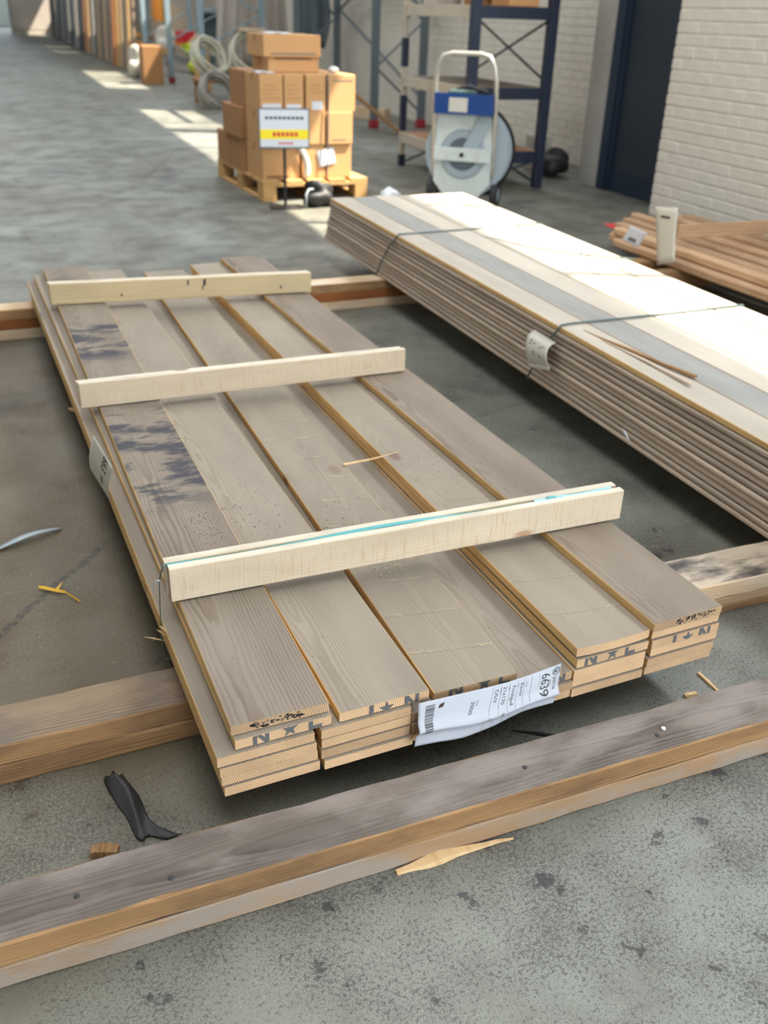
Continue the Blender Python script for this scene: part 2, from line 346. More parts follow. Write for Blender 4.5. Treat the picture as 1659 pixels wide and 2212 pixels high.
# bricks on the far part of the outer wall, behind the racks
BRICK = MB(); BRICK.cbox((0, 0, 0), (.03, .2165, .0665), .006); me_brick = BRICK.mesh('brick', M_wallwhite)
HB = MB(); HB.cbox((0, 0, 0), (.03, .104, .0665), .006); me_half = HB.mesh('half_brick', M_wallwhite)
mbk = MB(); rz = -math.atan(HS)
for row in range(21):
    z = .01+row*.0735
    y = 6.0+(0 if row % 2 else .1125)
    while y < 18:
        mbk.box((0, y, z), (0, y, z)); mbk.v[-8:] = [(xw(y+dy)-dx, y+dy, z+dz) for (dx, dy, dz) in ((.0, .0, 0), (.006, .004, .004), (.006, .213, .004), (0, .217, 0), (.0, 0, .067), (.006, .004, .063), (.006, .213, .063), (0, .217, .067))]
        y += .225
o = mbk.obj('brick_courses', M_wallwhite, wr, fix=True); o['kind'] = 'stuff'
# built-out brick room on the near right, with the dark door in a recess
mb = MB()
x0 = NEARWALL(0)+.03
hallbox(mb, x0-.004, YB, 4.47, 0, 2.7, .27)
wn = tag(mb.obj('wall_near_right', M_mortar, fix=True), kind='structure')
for row in range(30):
    z = .006+row*.0735
    y = 4.479-(.215 if row % 2 == 0 else .102)
    first = True
    while y > 1.55:
        half = first and row % 2 == 1
        b = link('brick', me_half if half else me_brick, wn)
        b.location = (NEARWALL(y)+.021+random.uniform(-.0015, .0015), y, z); b.rotation_euler = (0, 0, rz)
        first = False; y -= .225
    if z > 1.35: break
mb = MB(); hallbox(mb, NEARWALL(0)+.66, YB, 5.9, 2.7, 2.8, .55); hallbox(mb, NEARWALL(0), YB, 5.9, 2.7, 2.8, .66)
tag(mb.obj('trim_1', M_wallgrey, fix=True), kind='structure')
mb = MB(); XP = 4.737-HS*5.615
hallbox(mb, XP, 5.615, 5.911, 0, 2.7, .75); tag(mb.obj('wall_pier', M_wallgrey, fix=True), kind='structure')
mb = MB(); hallbox(mb, XP+.03, 4.3, 5.615, .005, 2.62, .05)
d1 = tag(mb.obj('door_1', M_door, fix=True), kind='structure')
fr = MB(); hallbox(fr, XP-.012, 5.50, 5.612, .005, 2.68, .09); hallbox(fr, XP+.005, 5.45, 5.50, .005, 2.68, .03); fr.obj('door_frame', M_doorframe, d1, fix=True)
tr = MB(); hallbox(tr, XP+.02, 4.3, 5.5, .005, .16, .012); tr.obj('kick_plate', M_doorframe, d1, fix=True)
# other walls
mb = MB(); hallbox(mb, -9., YB, YE, 0, 6.5, -.3); tag(mb.obj('wall_left', M_wallgrey, fix=True), kind='structure')
mb = MB(); mb.box((-12, YB-.3, 0), (-1.2, YB, 6.5)); mb.box((3.6, YB-.3, 0), (12, YB, 6.5)); mb.box((-1.2, YB-.3, 4.3), (3.6, YB, 6.5)); tag(mb.obj('wall_rear', M_wallgrey), kind='structure')
mb = MB(); mb.box((-12, YE, 0), (12, YE+.3, 2.6)); mb.box((-12, YE, 5.6), (12, YE+.3, 6.5))
for k in range(9): mb.box((-12+k*3., YE, 2.6), (-11.2+k*3., YE+.3, 5.6))
tag(mb.obj('wall_end', paint('pale_green_wall_paint', (206, 216, 208), .7)), kind='structure')

# ------------------------------------------------------------------ planks
def plank_mesh(name, L, Wd, T, mats, ch=.0012, seg=1, jit=0., cup=0., bow=0., seed=0):
    rg = np.random.default_rng(seed); mb = MB(); rings = []
    nx = 6 if cup else 1
    for i in range(seg+1):
        y = L*i/seg
        c = [ch+abs(rg.normal())*jit for _ in range(8)] if jit else [ch]*8
        c = [min(v, T*.45) for v in c]
        z = bow*4*(i/seg)*(1-i/seg)
        top = []; cu = cup*max(0., 1-y/.8)
        if cup:
            for k in range(nx+1):
                u = k/nx; top.append((Wd*(1-u) if 0 < k < nx else (Wd-c[2] if k == 0 else c[3]), y, T+z+cu*(4*(u-.5)**2)))
            bot = [(c[0], y, z+cu)]+[(Wd*k/nx, y, z+cu*4*(k/nx-.5)**2) for k in range(1, nx)]+[(Wd-c[1], y, z+cu)]
            e = cu
        else: top = [(Wd-c[2], y, T+z), (c[3], y, T+z)]; bot = [(c[0], y, z), (Wd-c[1], y, z)]; e = 0
        prof = bot+[(Wd, y, z+c[4]+e), (Wd, y, T+z-c[5]+e)]+top+[(0, y, T+z-c[6]+e), (0, y, z+c[7]+e)]
        rings.append(prof)
    n = len(rings[0]); nb = len(bot); nt = len(top)
    kinds = [0]*(nb-1)+[1, 1, 1]+[0]*(nt-1)+[1, 1, 1]
    V = [p for r_ in rings for p in r_]; F = []; MM = []
    for i in range(seg):
        for k in range(n):
            F.append((i*n+k, i*n+(k+1) % n, (i+1)*n+(k+1) % n, (i+1)*n+k)[::-1]); MM.append(kinds[k])
    F += [tuple(range(n)), tuple(seg*n+k for k in range(n))[::-1]]; MM += [2, 2]
    mb.add(V, F, MM); return mb.mesh(name, mats)
TILT = .014
def stack_z(y, k=0): return .09+TILT*(y-.26)+k*.0212
# ---- main stack: column -> list of (x near, x far, y near, layer)
T_ = .0194
cols = [
 [(-.0216, -.0216, .001), (-.0246, -.020, .004), (-.027, -.022, .002), (-.030, -.028, .004), (.003, .003, .011), (0., .0452, .0225)],
 [(.1535, .153, -.003), (.1495, .150, .002), (.151, .151, .004), (.150, .151, .003), (.1854, .1898, .0098)],
 [(.3225, .3235, .004), (.321, .3225, .002), (.322, .3225, .006), (.3716, .4601, .0198)],
 [(.492, .493, .002), (.4925, .493, -.002), (.4915, .4925, .004)],
 [(.6615, .662, -.001), (.664, .663, .003), (.662, .662, .001), (.668, .665, .004), (.6663, .6622, .0073)],
 [(.8371, .836, .002), (.838, .8365, -.001), (.845, .838, .003), (.843, .838, .001), (.842, .838, .005), (.8371, .800, -.0015)]]
COLN = ['leftmost', 'second', 'third', 'fourth', 'fifth', 'rightmost']
me_low = plank_mesh('board', 3.0, .168, T_, [M_face, M_edge, M_end])
topmats = {0: M_face_stain, 1: M_face, 2: M_face_saw, 3: M_face, 4: M_face_saw2, 5: M_face_ring}
boards = {}
for c, col in enumerate(cols):
    for k, (xn, xf, yn) in enumerate(col):
        top = k == len(col)-1
        if top: me = plank_mesh('board', 3.0, .17 if c != 3 else .168, T_, [topmats[c], M_edge, M_end], ch=.0012, seg=12, jit=.0004, cup=.004 if c == 4 else 0, seed=c)
        else: me = me_low
        o = link('board', me); o.location = (xn, yn, stack_z(yn, k)+.0003)
        o.rotation_euler = (math.atan(TILT), 0, -math.atan((xf-xn)/3.0))
        n = len(col)-k
        extra = {(0, 5): 'smeared with black rub marks', (2, 3): 'with ragged saw lines', (4, 4): 'cupped upwards at its edges', (5, 5): 'with dark knots and flowing grain', (1, 4): 'with plain dusty face', (3, 2): 'lying low in the gap'}.get((c, k))
        where = 'top' if n == 1 else ('bottom' if k == 0 else ORD[n]+' from the top')
        lab = ('dusty sawn pine board, %s of the %s column of the near stack' % (where, COLN[c]))
        if extra: lab = 'dusty sawn pine board %s, %s of %s column, near stack' % (extra, where, COLN[c])
        tag(o, lab, 'board', 'sawn pine boards of the near stack'); boards[(c, k)] = o

# stamps on board ends: letters clipped to the end face
def clip(poly, z0, z1):
    for lim, sgn in ((z0, 1), (z1, -1)):
        out = []
        for i, p in enumerate(poly):
            q = poly[(i+1) % len(poly)]; a, b = sgn*(p[1]-lim), sgn*(q[1]-lim)
            if a >= 0: out.append(p)
            if a*b < 0: t = a/(a-b); out.append((p[0]+(q[0]-p[0])*t, p[1]+(q[1]-p[1])*t))
        poly = out
        if len(poly) < 3: return []
    return poly
def glyph(ch):
    if ch == 'I': return [[(.35, 0), (.65, 0), (.65, 1), (.35, 1)]]
    if ch == 'L': return [[(0, 0), (.28, 0), (.28, 1), (0, 1)], [(.28, 0), (.85, 0), (.85, .3), (.28, .3)]]
    if ch == 'N': return [[(0, 0), (.26, 0), (.26, 1), (0, 1)], [(.74, 0), (1, 0), (1, 1), (.74, 1)], [(.26, 1), (.74, .38), (.74, 0), (.26, .62)]]
    P = [(.5+(.55 if i % 2 == 0 else .22)*math.sin(math.pi*i/5), .5+(.55 if i % 2 == 0 else .22)*math.cos(math.pi*i/5)) for i in range(10)]
    return [[(.5, .5), P[i], P[(i+1) % 10]] for i in range(10)]
def stamp(board, items, zbase, hgt, wid):
    for ch, x in items:
        mb = MB()
        for poly in glyph(ch):
            pl = clip([(x+p[0]*wid, zbase+p[1]*hgt) for p in poly], .0008, T_-.0008)
            if pl: mb.add([(p[0], -.0005, p[1]) for p in pl], [tuple(range(len(pl)))])
        if mb.f: mb.obj('stamped_star' if ch == '*' else 'stamped_letter', M_ink, board)
stamp(boards[(0, 4)], (('N', .030), ('*', .080), ('L', .127)), -.001, .030, .028)
stamp(boards[(1, 4)], (('I', .045), ('*', .074), ('N', .122)), -.012, .031, .028)
stamp(boards[(2, 3)], (('N', .030), ('*', .088), ('L', .132)), -.002, .031, .028)
stamp(boards[(4, 3)], (('N', .018), ('*', .068), ('L', .112)), -.001, .031, .028)
stamp(boards[(5, 3)], (('I', .042), ('*', .075), ('N', .118)), -.011, .031, .028)
stamp(boards[(3, 2)], (('N', .125),), -.004, .031, .028)
def ink_spray(board, x0, x1, n, seed):
    rg = np.random.default_rng(seed); mb = MB()
    for i in range(n):
        x = rg.uniform(x0, x1); z = T_*.2+rg.random()*T_*.7; s_ = rg.uniform(.0006, .0026)*(2. if rg.random() < .07 else 1)
        m = rg.integers(4, 7); a0 = rg.random()*6
        pts = [(x+s_*1.5*math.cos(a0+2*math.pi*k/m)*rg.uniform(.5, 1.2), -.0006, min(T_-.001, max(.001, z+s_*.8*math.sin(a0+2*math.pi*k/m)*rg.uniform(.5, 1.2)))) for k in range(m)]
        mb.add(pts, [tuple(range(m))])
    mb.obj('ink_spatter', M_black, board)['kind'] = 'stuff'
ink_spray(boards[(0, 5)], .025, .125, 75, 1); ink_spray(boards[(5, 5)], .055, .155, 70, 2)
# dirt crumbs on the board faces
def crumbs(board, spots, seed, mat=M_dirt, name='dirt_crumbs', flat=.5):
    rg = np.random.default_rng(seed); mb = MB()
    for (x, y, sx, sy_, n, s0, s1) in spots:
        for _ in range(n):
            px, py = rg.normal(x, sx), rg.normal(y, sy_)
            if not (.004 < px < .164 and .0 < py < 2.98): continue
            s_ = rg.uniform(s0, s1); a = rg.random()*6
            v = [(px+s_*math.cos(a+k*2.1), py+s_*math.sin(a+k*2.1)*rg.uniform(.6, 1.3), T_+.0001) for k in range(3)]+[(px, py, T_+s_*flat*1.4)]
            mb.add(v, [(0, 1, 3), (1, 2, 3), (2, 0, 3), (2, 1, 0)])
    mb.obj(name, mat, board)['kind'] = 'stuff'
crumbs(boards[(0, 5)], [(.12, .66, .02, .05, 160, .0007, .0022), (.09, .8, .05, .2, 30, .0008, .002), (.08, .3, .05, .15, 8, .001, .002)], 3)
crumbs(boards[(1, 4)], [(.08, .78, .05, .12, 110, .0007, .002), (.06, .7, .04, .05, 30, .001, .003), (.09, .3, .05, .2, 14, .0008, .002), (.08, 1.1, .05, .3, 20, .001, .002)], 4)
crumbs(boards[(2, 3)], [(.03, .6, .02, .03, 60, .0008, .003), (.11, .68, .04, .06, 50, .0008, .0026), (.09, .95, .04, .1, 40, .0008, .002), (.07, .42, .03, .05, 14, .0008, .002)], 5)
crumbs(boards[(4, 4)], [(.09, .85, .05, .15, 46, .0008, .0024), (.08, 1.3, .05, .4, 20, .001, .002), (.08, .15, .04, .1, 8, .0008, .0016)], 6)
crumbs(boards[(5, 5)], [(.09, .7, .05, .3, 26, .001, .0024), (.08, 1.5, .05, .5, 14, .001, .002), (.08, .15, .04, .1, 8, .0008, .0016)], 8)
crumbs(boards[(3, 2)], [(.09, .3, .03, .2, 16, .001, .0024), (.06, 1.1, .03, .3, 16, .001, .002)], 9)
crumbs(boards[(2, 3)], [(.08, .42, .03, .02, 60, .0008, .003), (.14, .45, .01, .01, 30, .001, .004)], 15, M_dust, 'sawdust_tufts')

# ---- spacer battens lying on edge across the stack
def place(o, p, d):                       # local Y along d, origin at p
    d = Vector(d); L = d.length; d = d/L; yaw = math.atan2(-d.x, d.y); pit = math.asin(d.z)
    o.location = p; o.rotation_euler = (pit, 0, yaw)
def front(o, pl, pr, Wd, off=0.):         # batten running left to right: its front face passes through pl-pr
    d = (pr-pl).normalized(); nrm = Vector((-d.y, d.x, 0)).normalized()
    place(o, pl+nrm*(Wd+off), pr-pl)
bat_px = [((372, 1303), (1322, 1125), .40, .074), ((177, 884), (874, 803), 1.43, .073), ((112, 660), (672, 632), 2.42, .077)]
BN = ['nearest', 'middle', 'farthest']
BW = .0195
zt = lambda y: stack_z(y, 6)
for i, (a, b, y, h) in enumerate(bat_px):
    pl, pr = at(*a, zt(y)), at(*b, zt(y)); pl.z = pr.z = zt(y)+.002
    for j in (0, 1):
        L = (pr-pl).length+(.02 if i == 0 else .0)
        fm, em = (M_bat_top, (M_bat, M_bat, M_bat_y)[i])
        sd = 30+i*2+j
        me = plank_mesh('batten', L, BW, h-(0 if j == 0 else (-.001, .003, .0)[i]), [fm, em, M_bat], ch=.0012, seg=16, jit=.0006, seed=sd)
        o = link('spacer_batten', me); off = 0 if j == 0 else BW+(.0085, .0025, .003)[i]
        sh = Vector((0, 0, 0)) if j == 0 else (pr-pl).normalized()*(-.004, -.004, -.006)[i]
        front(o, pl+sh, pr+sh, BW, off)
        tag(o, ('%s of the %s pair of pale spacer battens across the near stack' % ('front one' if j == 0 else 'rear one', BN[i])), 'batten', 'spacer battens on the near stack')
        if i == 2 and j == 0:
            for (y_, z_, w_, h_) in ((.50, .05, .006, .02), (.56, .045, .010, .026), (.555, .03, .005, .016), (.25, .02, .006, .01), (.86, .02, .006, .012)):
                mk = MB(); mk.add([(BW+.0004, y_, z_), (BW+.0004, y_+w_, z_+.001), (BW+.0004, y_+w_*1.2, z_+h_), (BW+.0004, y_+w_*.2, z_+h_)], [(0, 1, 2, 3)])
                mk.obj('pen_mark', M_black, o)
    if i == 0: b0 = (pl.copy(), pr.copy(), h)
# ---- strap lying between the two nearest battens and round the stack
pl, pr, h = b0; d = (pr-pl).normalized(); nr = Vector((-d.y, d.x, 0))
pa = pl+nr*(BW+.004)+Vector((0, 0, h*.965)); pb = pr+nr*(BW+.004)+Vector((0, 0, h*.965))
root = empty('packing_strap', pl, label='turquoise plastic strap running between the nearest battens and down the side', cat='strap')
def ribbon(pts, wv, name, mat, parent, base=Vector((0, 0, 0)), th=.0009):
    mb = MB(); V = []
    for p, w_ in zip(pts, wv): V += [Vector(p)-Vector(w_)-base, Vector(p)+Vector(w_)-base]
    mb.add(V, [(2*i, 2*i+1, 2*i+3, 2*i+2) for i in range(len(pts)-1)]); o = mb.obj(name, mat, parent); solid(o, th, 0); return o
npt = 24; pts = []; wv = []
for i in range(npt+1):
    t = i/npt; p = pa.lerp(pb, t*.86+.0); p = p+Vector((0, 0, -.004*math.sin(9*t))); pts.append(p); a = .15+.3*math.sin(5*t); wv.append(nr*.0042*math.cos(a)+Vector((0, 0, .0042*math.sin(a))))
ribbon(pts, wv, 'strap_top', M_cyan, root, pl)
pts = [pa.lerp(pb, .80+.2*t/8)+Vector((0, 0, .001+.0015*math.sin(t))) for t in range(9)]
ribbon(pts, [nr*.0036 for _ in pts], 'strap_end', M_cyan2, root, pl)
kb = MB(); kc = pa.lerp(pb, .845)-pl+Vector((0, 0, .002)); kb.tube([kc-d*.016, kc-d*.010, kc+d*.006, kc+d*.012], [.002, .0046, .0046, .0015], 8); kb.sm = True; kb.obj('knot', M_cyan, root)
xs = pa.x-.012; y0 = pa.y
side = [pa, pa+Vector((-.009, -.003, .0005)), Vector((xs-.006, y0-.004, pa.z-.03)), Vector((-.0335, y0-.012, stack_z(y0, 3)-.0)), Vector((-.0345, y0-.016, stack_z(y0, 2))), Vector((-.033, y0-.02, stack_z(y0, 0)-.003)), Vector((-.01, y0-.02, stack_z(y0, 0)-.004)), Vector((.02, y0-.02, stack_z(y0, 0)-.004))]
ribbon(side, [Vector((0, .0036, 0))]*len(side), 'strap_side', M_cord, root, pl)
# strap of the farthest pair, only its side length shows
pl3 = at(112, 660, zt(2.42)); root = empty('packing_strap', (pl3.x, pl3.y, zt(2.4)), label='thin dark strap down the stack side below the farthest battens', cat='strap')
bs = Vector((pl3.x, pl3.y, zt(2.4))); yy = 2.50
side = [Vector((-.005, yy, stack_z(yy, 6)-.002)), Vector((-.033, yy-.02, stack_z(yy, 4))), Vector((-.0335, yy-.04, stack_z(yy, 2))), Vector((-.031, yy-.06, stack_z(yy, 0)-.002))]
ribbon(side, [Vector((0, .004, 0))]*4, 'strap_side', M_cord, root, bs)

# ------------------------------------------------------------------ bearers
def bearer(name, pl, pr, z, h, Wd, mats, lab, seed, jit=.002, x0=None, x1=None):
    d = (pr-pl).normalized()
    p = pl+d*((x0-pl.x)/d.x) if x0 is not None else pl; q = pl+d*((x1-pl.x)/d.x) if x1 is not None else pr
    p.z = q.z = z
    me = plank_mesh(name, (q-p).length, Wd, h-.0006, mats, ch=.0016, seg=40, jit=jit, seed=seed)
    o = link(name, me); front(o, p, q, Wd); return tag(o, lab, 'timber', 'bearers on the concrete floor')
fp, fq = at(0, 2139.5), at(1000, 1831)
BWD = .108
o = bearer('bearer', fp, fq, .045, .045, BWD, [M_bear_top, M_bear_side, M_end], 'grey weathered upper stud of the loose pair nearest the camera', 1, x0=-1.1, x1=1.40); fgb = o
bearer('bearer', fp, fq, 0., .045, BWD, [M_bear_top, M_bear_side2, M_end], 'plaster-smeared lower stud of the loose pair nearest the camera', 2, x0=-1.15, x1=1.38)
np_, nq = at(200, 1643), at(414, 1595)
nl, nrr = at(0, 1611, .09), at(407, 1514, .09)
bearer('bearer', nl, nrr, .0445, .0445, .115, [M_bear_top2, M_bear_side, M_end], 'brown knotty upper bearer poking out left of the near stack', 3, x0=-1.2, x1=.60)
bearer('bearer', nl, nrr, 0., .0445, .115, [M_bear_top2, M_bear_side, M_end], 'brown knotty lower bearer poking out left of the near stack', 4, x0=-1.2, x1=.62)
rl, rr = at(1528, 1266, .09), at(1659, 1237, .09)
bearer('bearer', rl, rr, .0432, .0445, .13, [M_bear_black, M_bear_pale, M_end], 'black-smeared top bearer between the stack and the big bundle', 5, x0=.66, x1=2.5)
bearer('bearer', rl, rr, .0216, .0216, .13, [M_bear_pale, M_rail, M_end], 'thin middle plank under the black-smeared bearer', 6, jit=.0008, x0=.66, x1=2.5)
bearer('bearer', rl, rr, 0., .0216, .13, [M_bear_pale, M_bear_side, M_end], 'thin lowest plank under the black-smeared bearer', 7, jit=.0008, x0=.66, x1=2.5)
ql, qr = at(0, 737), at(690, 674)
hz = (stack_z(2.9)-.0005)/3
for k in range(3):
    lab = ['whitish lowest', 'reddish middle', 'orange-brown top'][k]
    bearer('bearer', ql, qr, k*hz, hz, .11, [M_bear_pale, (M_bear_pale, M_bear_red, M_bear_side)[k], M_end], lab+' bearer under the far end of both stacks', 8+k, x0=-1.3+.05*k, x1=2.6)
# screws and nail heads in the nearest stud
for (px, py, nm) in ((1433, 1574, 'screw'), (1420, 1587, 'nail_head'), (1134, 1657, 'nail_head'), (166, 1935, 'nail_head'), (370, 1896, 'nail_head')):
    p = at(px, py, .0905); mb = MB(); r_ = .0048 if nm == 'screw' else .0042
    loc = fgb.matrix_basis.inverted() @ p if False else p
    M = Matrix.Translation(p)
    mb.lathe([(0, .0004), (.0012, .0002), (r_*.8, .0022 if nm == 'screw' else .0006), (r_, .0012 if nm == 'screw' else .0003), (r_*1.02, -.002)], 14, M); mb.sm = True
    o = mb.obj(nm, M_steel if nm == 'screw' else M_rubber)
    bpy.context.view_layer.update(); o.parent = fgb; o.matrix_parent_inverse = fgb.matrix_world.inverted()

# ------------------------------------------------------------------ paper label on the stack front
def text_mesh(body, size=1.):
    cu = bpy.data.curves.new('t', 'FONT'); cu.body = body; cu.size = size; cu.resolution_u = 3; ob = bpy.data.objects.new('t', cu); C.objects.link(ob)
    bpy.context.view_layer.update(); dg = bpy.context.evaluated_depsgraph_get(); me = ob.evaluated_get(dg).to_mesh()
    v = [tuple(p.co) for p in me.vertices]; f = [tuple(p.vertices) for p in me.polygons]
    ob.evaluated_get(dg).to_mesh_clear(); bpy.data.objects.remove(ob); bpy.data.curves.remove(cu)
    return v, f
def pl_interp(pts, t):
    n = len(pts)-1; i = min(int(t*n), n-1); u = t*n-i; return pts[i].lerp(pts[i+1], u)
def curve_pts(pxs, y): return [atY(a, b, y) for a, b in pxs]
topl = curve_pts([(904, 1519.5), (975, 1503), (1040, 1488), (1095, 1474), (1150, 1456), (1212, 1433)], -.006)
botl = curve_pts([(897, 1616), (945, 1602), (1000, 1590), (1068, 1567), (1130, 1540), (1196, 1519)], -.030)
def sheet(s_, t_):
    a, b = pl_interp(topl, s_), pl_interp(botl, s_); p = a.lerp(b, t_)
    cr = .58+.10*s_                                            # the long crease
    p.y += -.010*math.exp(-((t_-cr)/.10)**2)+.004*math.sin(7*s_+2*t_)*t_-.004*math.sin(math.pi*t_)
    return p
LB = sheet(0, 0)
lab = empty('paper_label', (LB.x, LB.y, LB.z), label='white printed paper label hanging across the front ends of the near stack', cat='label')
def on_sheet(S, s_, t_, off=.0006):
    e = .004; p = S(s_, t_); a = S(min(1, s_+e), t_)-S(max(0, s_-e), t_); b = S(s_, min(1, t_+e))-S(s_, max(0, t_-e)); n = a.cross(b).normalized()
    if n.y > 0 and S is sheet: n = -n
    return p+n*off
mb = MB(); mb.grid(lambda u, v: sheet(u, v)-LB, 44, 22); mb.sm = True; solid(mb.obj('sheet', M_label, lab), .0003)
SL, ST = .315, .09                                            # sheet length and drop in metres
def lab_text(body, s_, t_, size, S=sheet, base=None, parent=None, wide=1., mat=None, flip=1):
    v, f = text_mesh(body); mb = MB()
    mb.add([on_sheet(S, s_+p[1]*size/SL, t_+p[0]*size*wide/ST)-(base or LB) for p in v], f)
    mb.obj('printed_text', mat or M_print, parent or lab)
def lab_rects(rects, S=sheet, base=None, parent=None, mat=None, name='printed_line'):
    mb = MB()
    for (s0, s1, t0, t1) in rects:
        n_ = max(1, int((t1-t0)/.08), int((s1-s0)/.08))
        for k in range(n_):
            if t1-t0 >= s1-s0: q = [(s0, t0+(t1-t0)*k/n_), (s1, t0+(t1-t0)*k/n_), (s1, t0+(t1-t0)*(k+1)/n_), (s0, t0+(t1-t0)*(k+1)/n_)]
            else: q = [(s0+(s1-s0)*k/n_, t0), (s0+(s1-s0)*(k+1)/n_, t0), (s0+(s1-s0)*(k+1)/n_, t1), (s0+(s1-s0)*k/n_, t1)]
            mb.add([on_sheet(S, a, b)-(base or LB) for a, b in q], [(0, 1, 2, 3)])
    return mb.obj(name, mat or M_print, parent or lab)
lab_text('6639', .872, .10, .0265, wide=.92); lab_text('perss', .957, .27, .0125); lab_text('Revor', .715, .12, .0115); lab_text('Finsågad', .652, .12, .0115)
lab_text('21x170', .583, .08, .0115); lab_text('OS/V', .520, .10, .0115); lab_text('3000', .355, .22, .0120)
for (tx, s_, t_) in (('Längd', .398, .22), ('Kvalitet', .560, .08), ('Dim', .622, .10), ('Typ', .697, .12), ('Träslag', .76, .12)): lab_text(tx, s_, t_, .0042)
lab_text('96', .585, .60, .010); lab_text('502', .500, .62, .008)
rg = np.random.default_rng(5); bars = []; t_ = .10
while t_ < .70:
    w_ = rg.choice([.006, .010, .016]); bars.append((.045, .105, t_, t_+w_)); t_ += w_+rg.choice([.006, .009, .014])
lab_rects(bars, name='barcode')
lab_rects([(a, a+.0016, .04, .95) for a in (.50, .565, .63, .69, .745, .80)])
lab_rects([(.855+.0*k, .857, .08+.05*k, .11+.05*k) for k in range(6)]+[(.925, .928, .3, .5), (.935, .938, .3, .45)])
for r0, r1, a0 in ((.0082, .0068, .5), (.0052, .0040, 1.4)):  # ring emblem
    mb = MB(); n_ = 20
    for k in range(n_):
        if k/n_ < .08 and r0 < .006: continue
        q = [(r*math.sin(2*math.pi*(k+e)/n_+a0), r*math.cos(2*math.pi*(k+e)/n_+a0)) for r, e in ((r0, 0), (r0, 1), (r1, 1), (r1, 0))]
        mb.add([on_sheet(sheet, .970+b/SL, .135+a/ST)-LB for a, b in q], [(0, 1, 2, 3)])
    mb.obj('printed_emblem', M_print, lab)
mb = MB(); mb.add([on_sheet(sheet, .970+b/SL, .135+a/ST)-LB for a, b in ((-.0022, -.003), (.0022, -.003), (.0022, .0012), (-.0022, .0012))], [(0, 1, 2, 3)]); mb.obj('printed_emblem', M_print, lab)
mb = MB(); mb.add([on_sheet(sheet, a, b, .0008)-LB for a, b in ((.135, .12), (.165, .10), (.160, .19), (.128, .20))], [(0, 1, 2, 3)]); mb.obj('torn_hole', M_dirt, lab)
# ---- second label, in a plastic sleeve on the left side of the stack
XS = -.034
LA = [atX(a, b, XS) for a, b in ((204, 940), (245, 1010), (240, 1083), (207, 1012))]
def sheet2(u, v):
    p = LA[0].lerp(LA[1], u).lerp(LA[3].lerp(LA[2], u), v); p.x += -.006*math.sin(math.pi*v)-.012*v*(1-u)-.002; return p
B2 = sheet2(0, 0); lab2 = empty('paper_label', B2, label='creased white label in a plastic sleeve on the left side of the near stack', cat='label')
mb = MB(); mb.grid(lambda u, v: sheet2(u, v)-B2, 12, 12); mb.sm = True; solid(mb.obj('sheet', M_paper_warm, lab2), .0004, 0)
v, f = text_mesh('663'); mb = MB()
for sgn in (1,):
    mb.add([sheet2(min(1, .60+p[1]*.34), min(1, .02+p[0]*.25))+Vector((-.001, 0, .0))-B2 for p in v], f)
mb.obj('printed_text', M_print, lab2)
v, f = text_mesh('3000'); mb = MB(); mb.add([sheet2(min(1, .62+p[1]*.16), min(1, .52+p[0]*.14))+Vector((-.001, 0, 0))-B2 for p in v], f); mb.obj('printed_text', M_print, lab2)

# ------------------------------------------------------------------ big bundle of planed boards on the right
BS = .030; bx0 = 1.472                                         # left edge x = bx0 + BS*y
WID = [.118, .133, .134, .134, .134, .134]; NL = 12; LT = .0196
def bz(y, k): return stack_z(y)+k*LT
byaw = -math.atan(BS)
bm = {}
for c, w_ in enumerate(WID):
    for kind in ('low', 'top'):
        fm = M_bund_face if (kind == 'low' or c != 1) else M_bund_face_grey
        bm[(c, kind)] = plank_mesh('planed_board', 4.3, w_-(.003 if kind == 'low' else .005), LT-.0026, [fm, M_bund_edge if kind == 'low' or c else M_edge, M_end], ch=.0046 if kind == 'low' else .002)
x_off = 0
CB = ['leftmost', 'second', 'third', 'fourth', 'fifth', 'rightmost']
for c, w_ in enumerate(WID):
    for k in range(NL):
        top = k == NL-1
        o = link('planed_board', bm[(c, 'top' if top else 'low')])
        y0 = -.55+random.uniform(-.012, .012)+(-.10 if k > 6 else -.012*k)*(.9 if c < 5 else .8)
        dx = (random.uniform(-.009, .001) if c == 0 else random.uniform(-.001, .006) if c == 5 else 0); dx = .001 if top and c == 0 else dx
        xl = x_off+dx
        p = Vector((bx0+BS*y0+xl*math.cos(byaw), y0+xl*math.sin(byaw), bz(y0, k)+.0004))
        o.location = p; o.rotation_euler = (math.atan(TILT), 0, byaw)
        where = 'top' if top else ('bottom' if k == 0 else ORD[NL-k]+' from the top')
        tag(o, 'planed board, %s of the %s column of the big strapped bundle' % (where, CB[c]), 'board', 'planed boards of the big bundle')
    x_off += w_
BWID = x_off
def bpt(u, y, z): return Vector((bx0+BS*y+u, y, z))
ZB = lambda y: bz(y, NL)
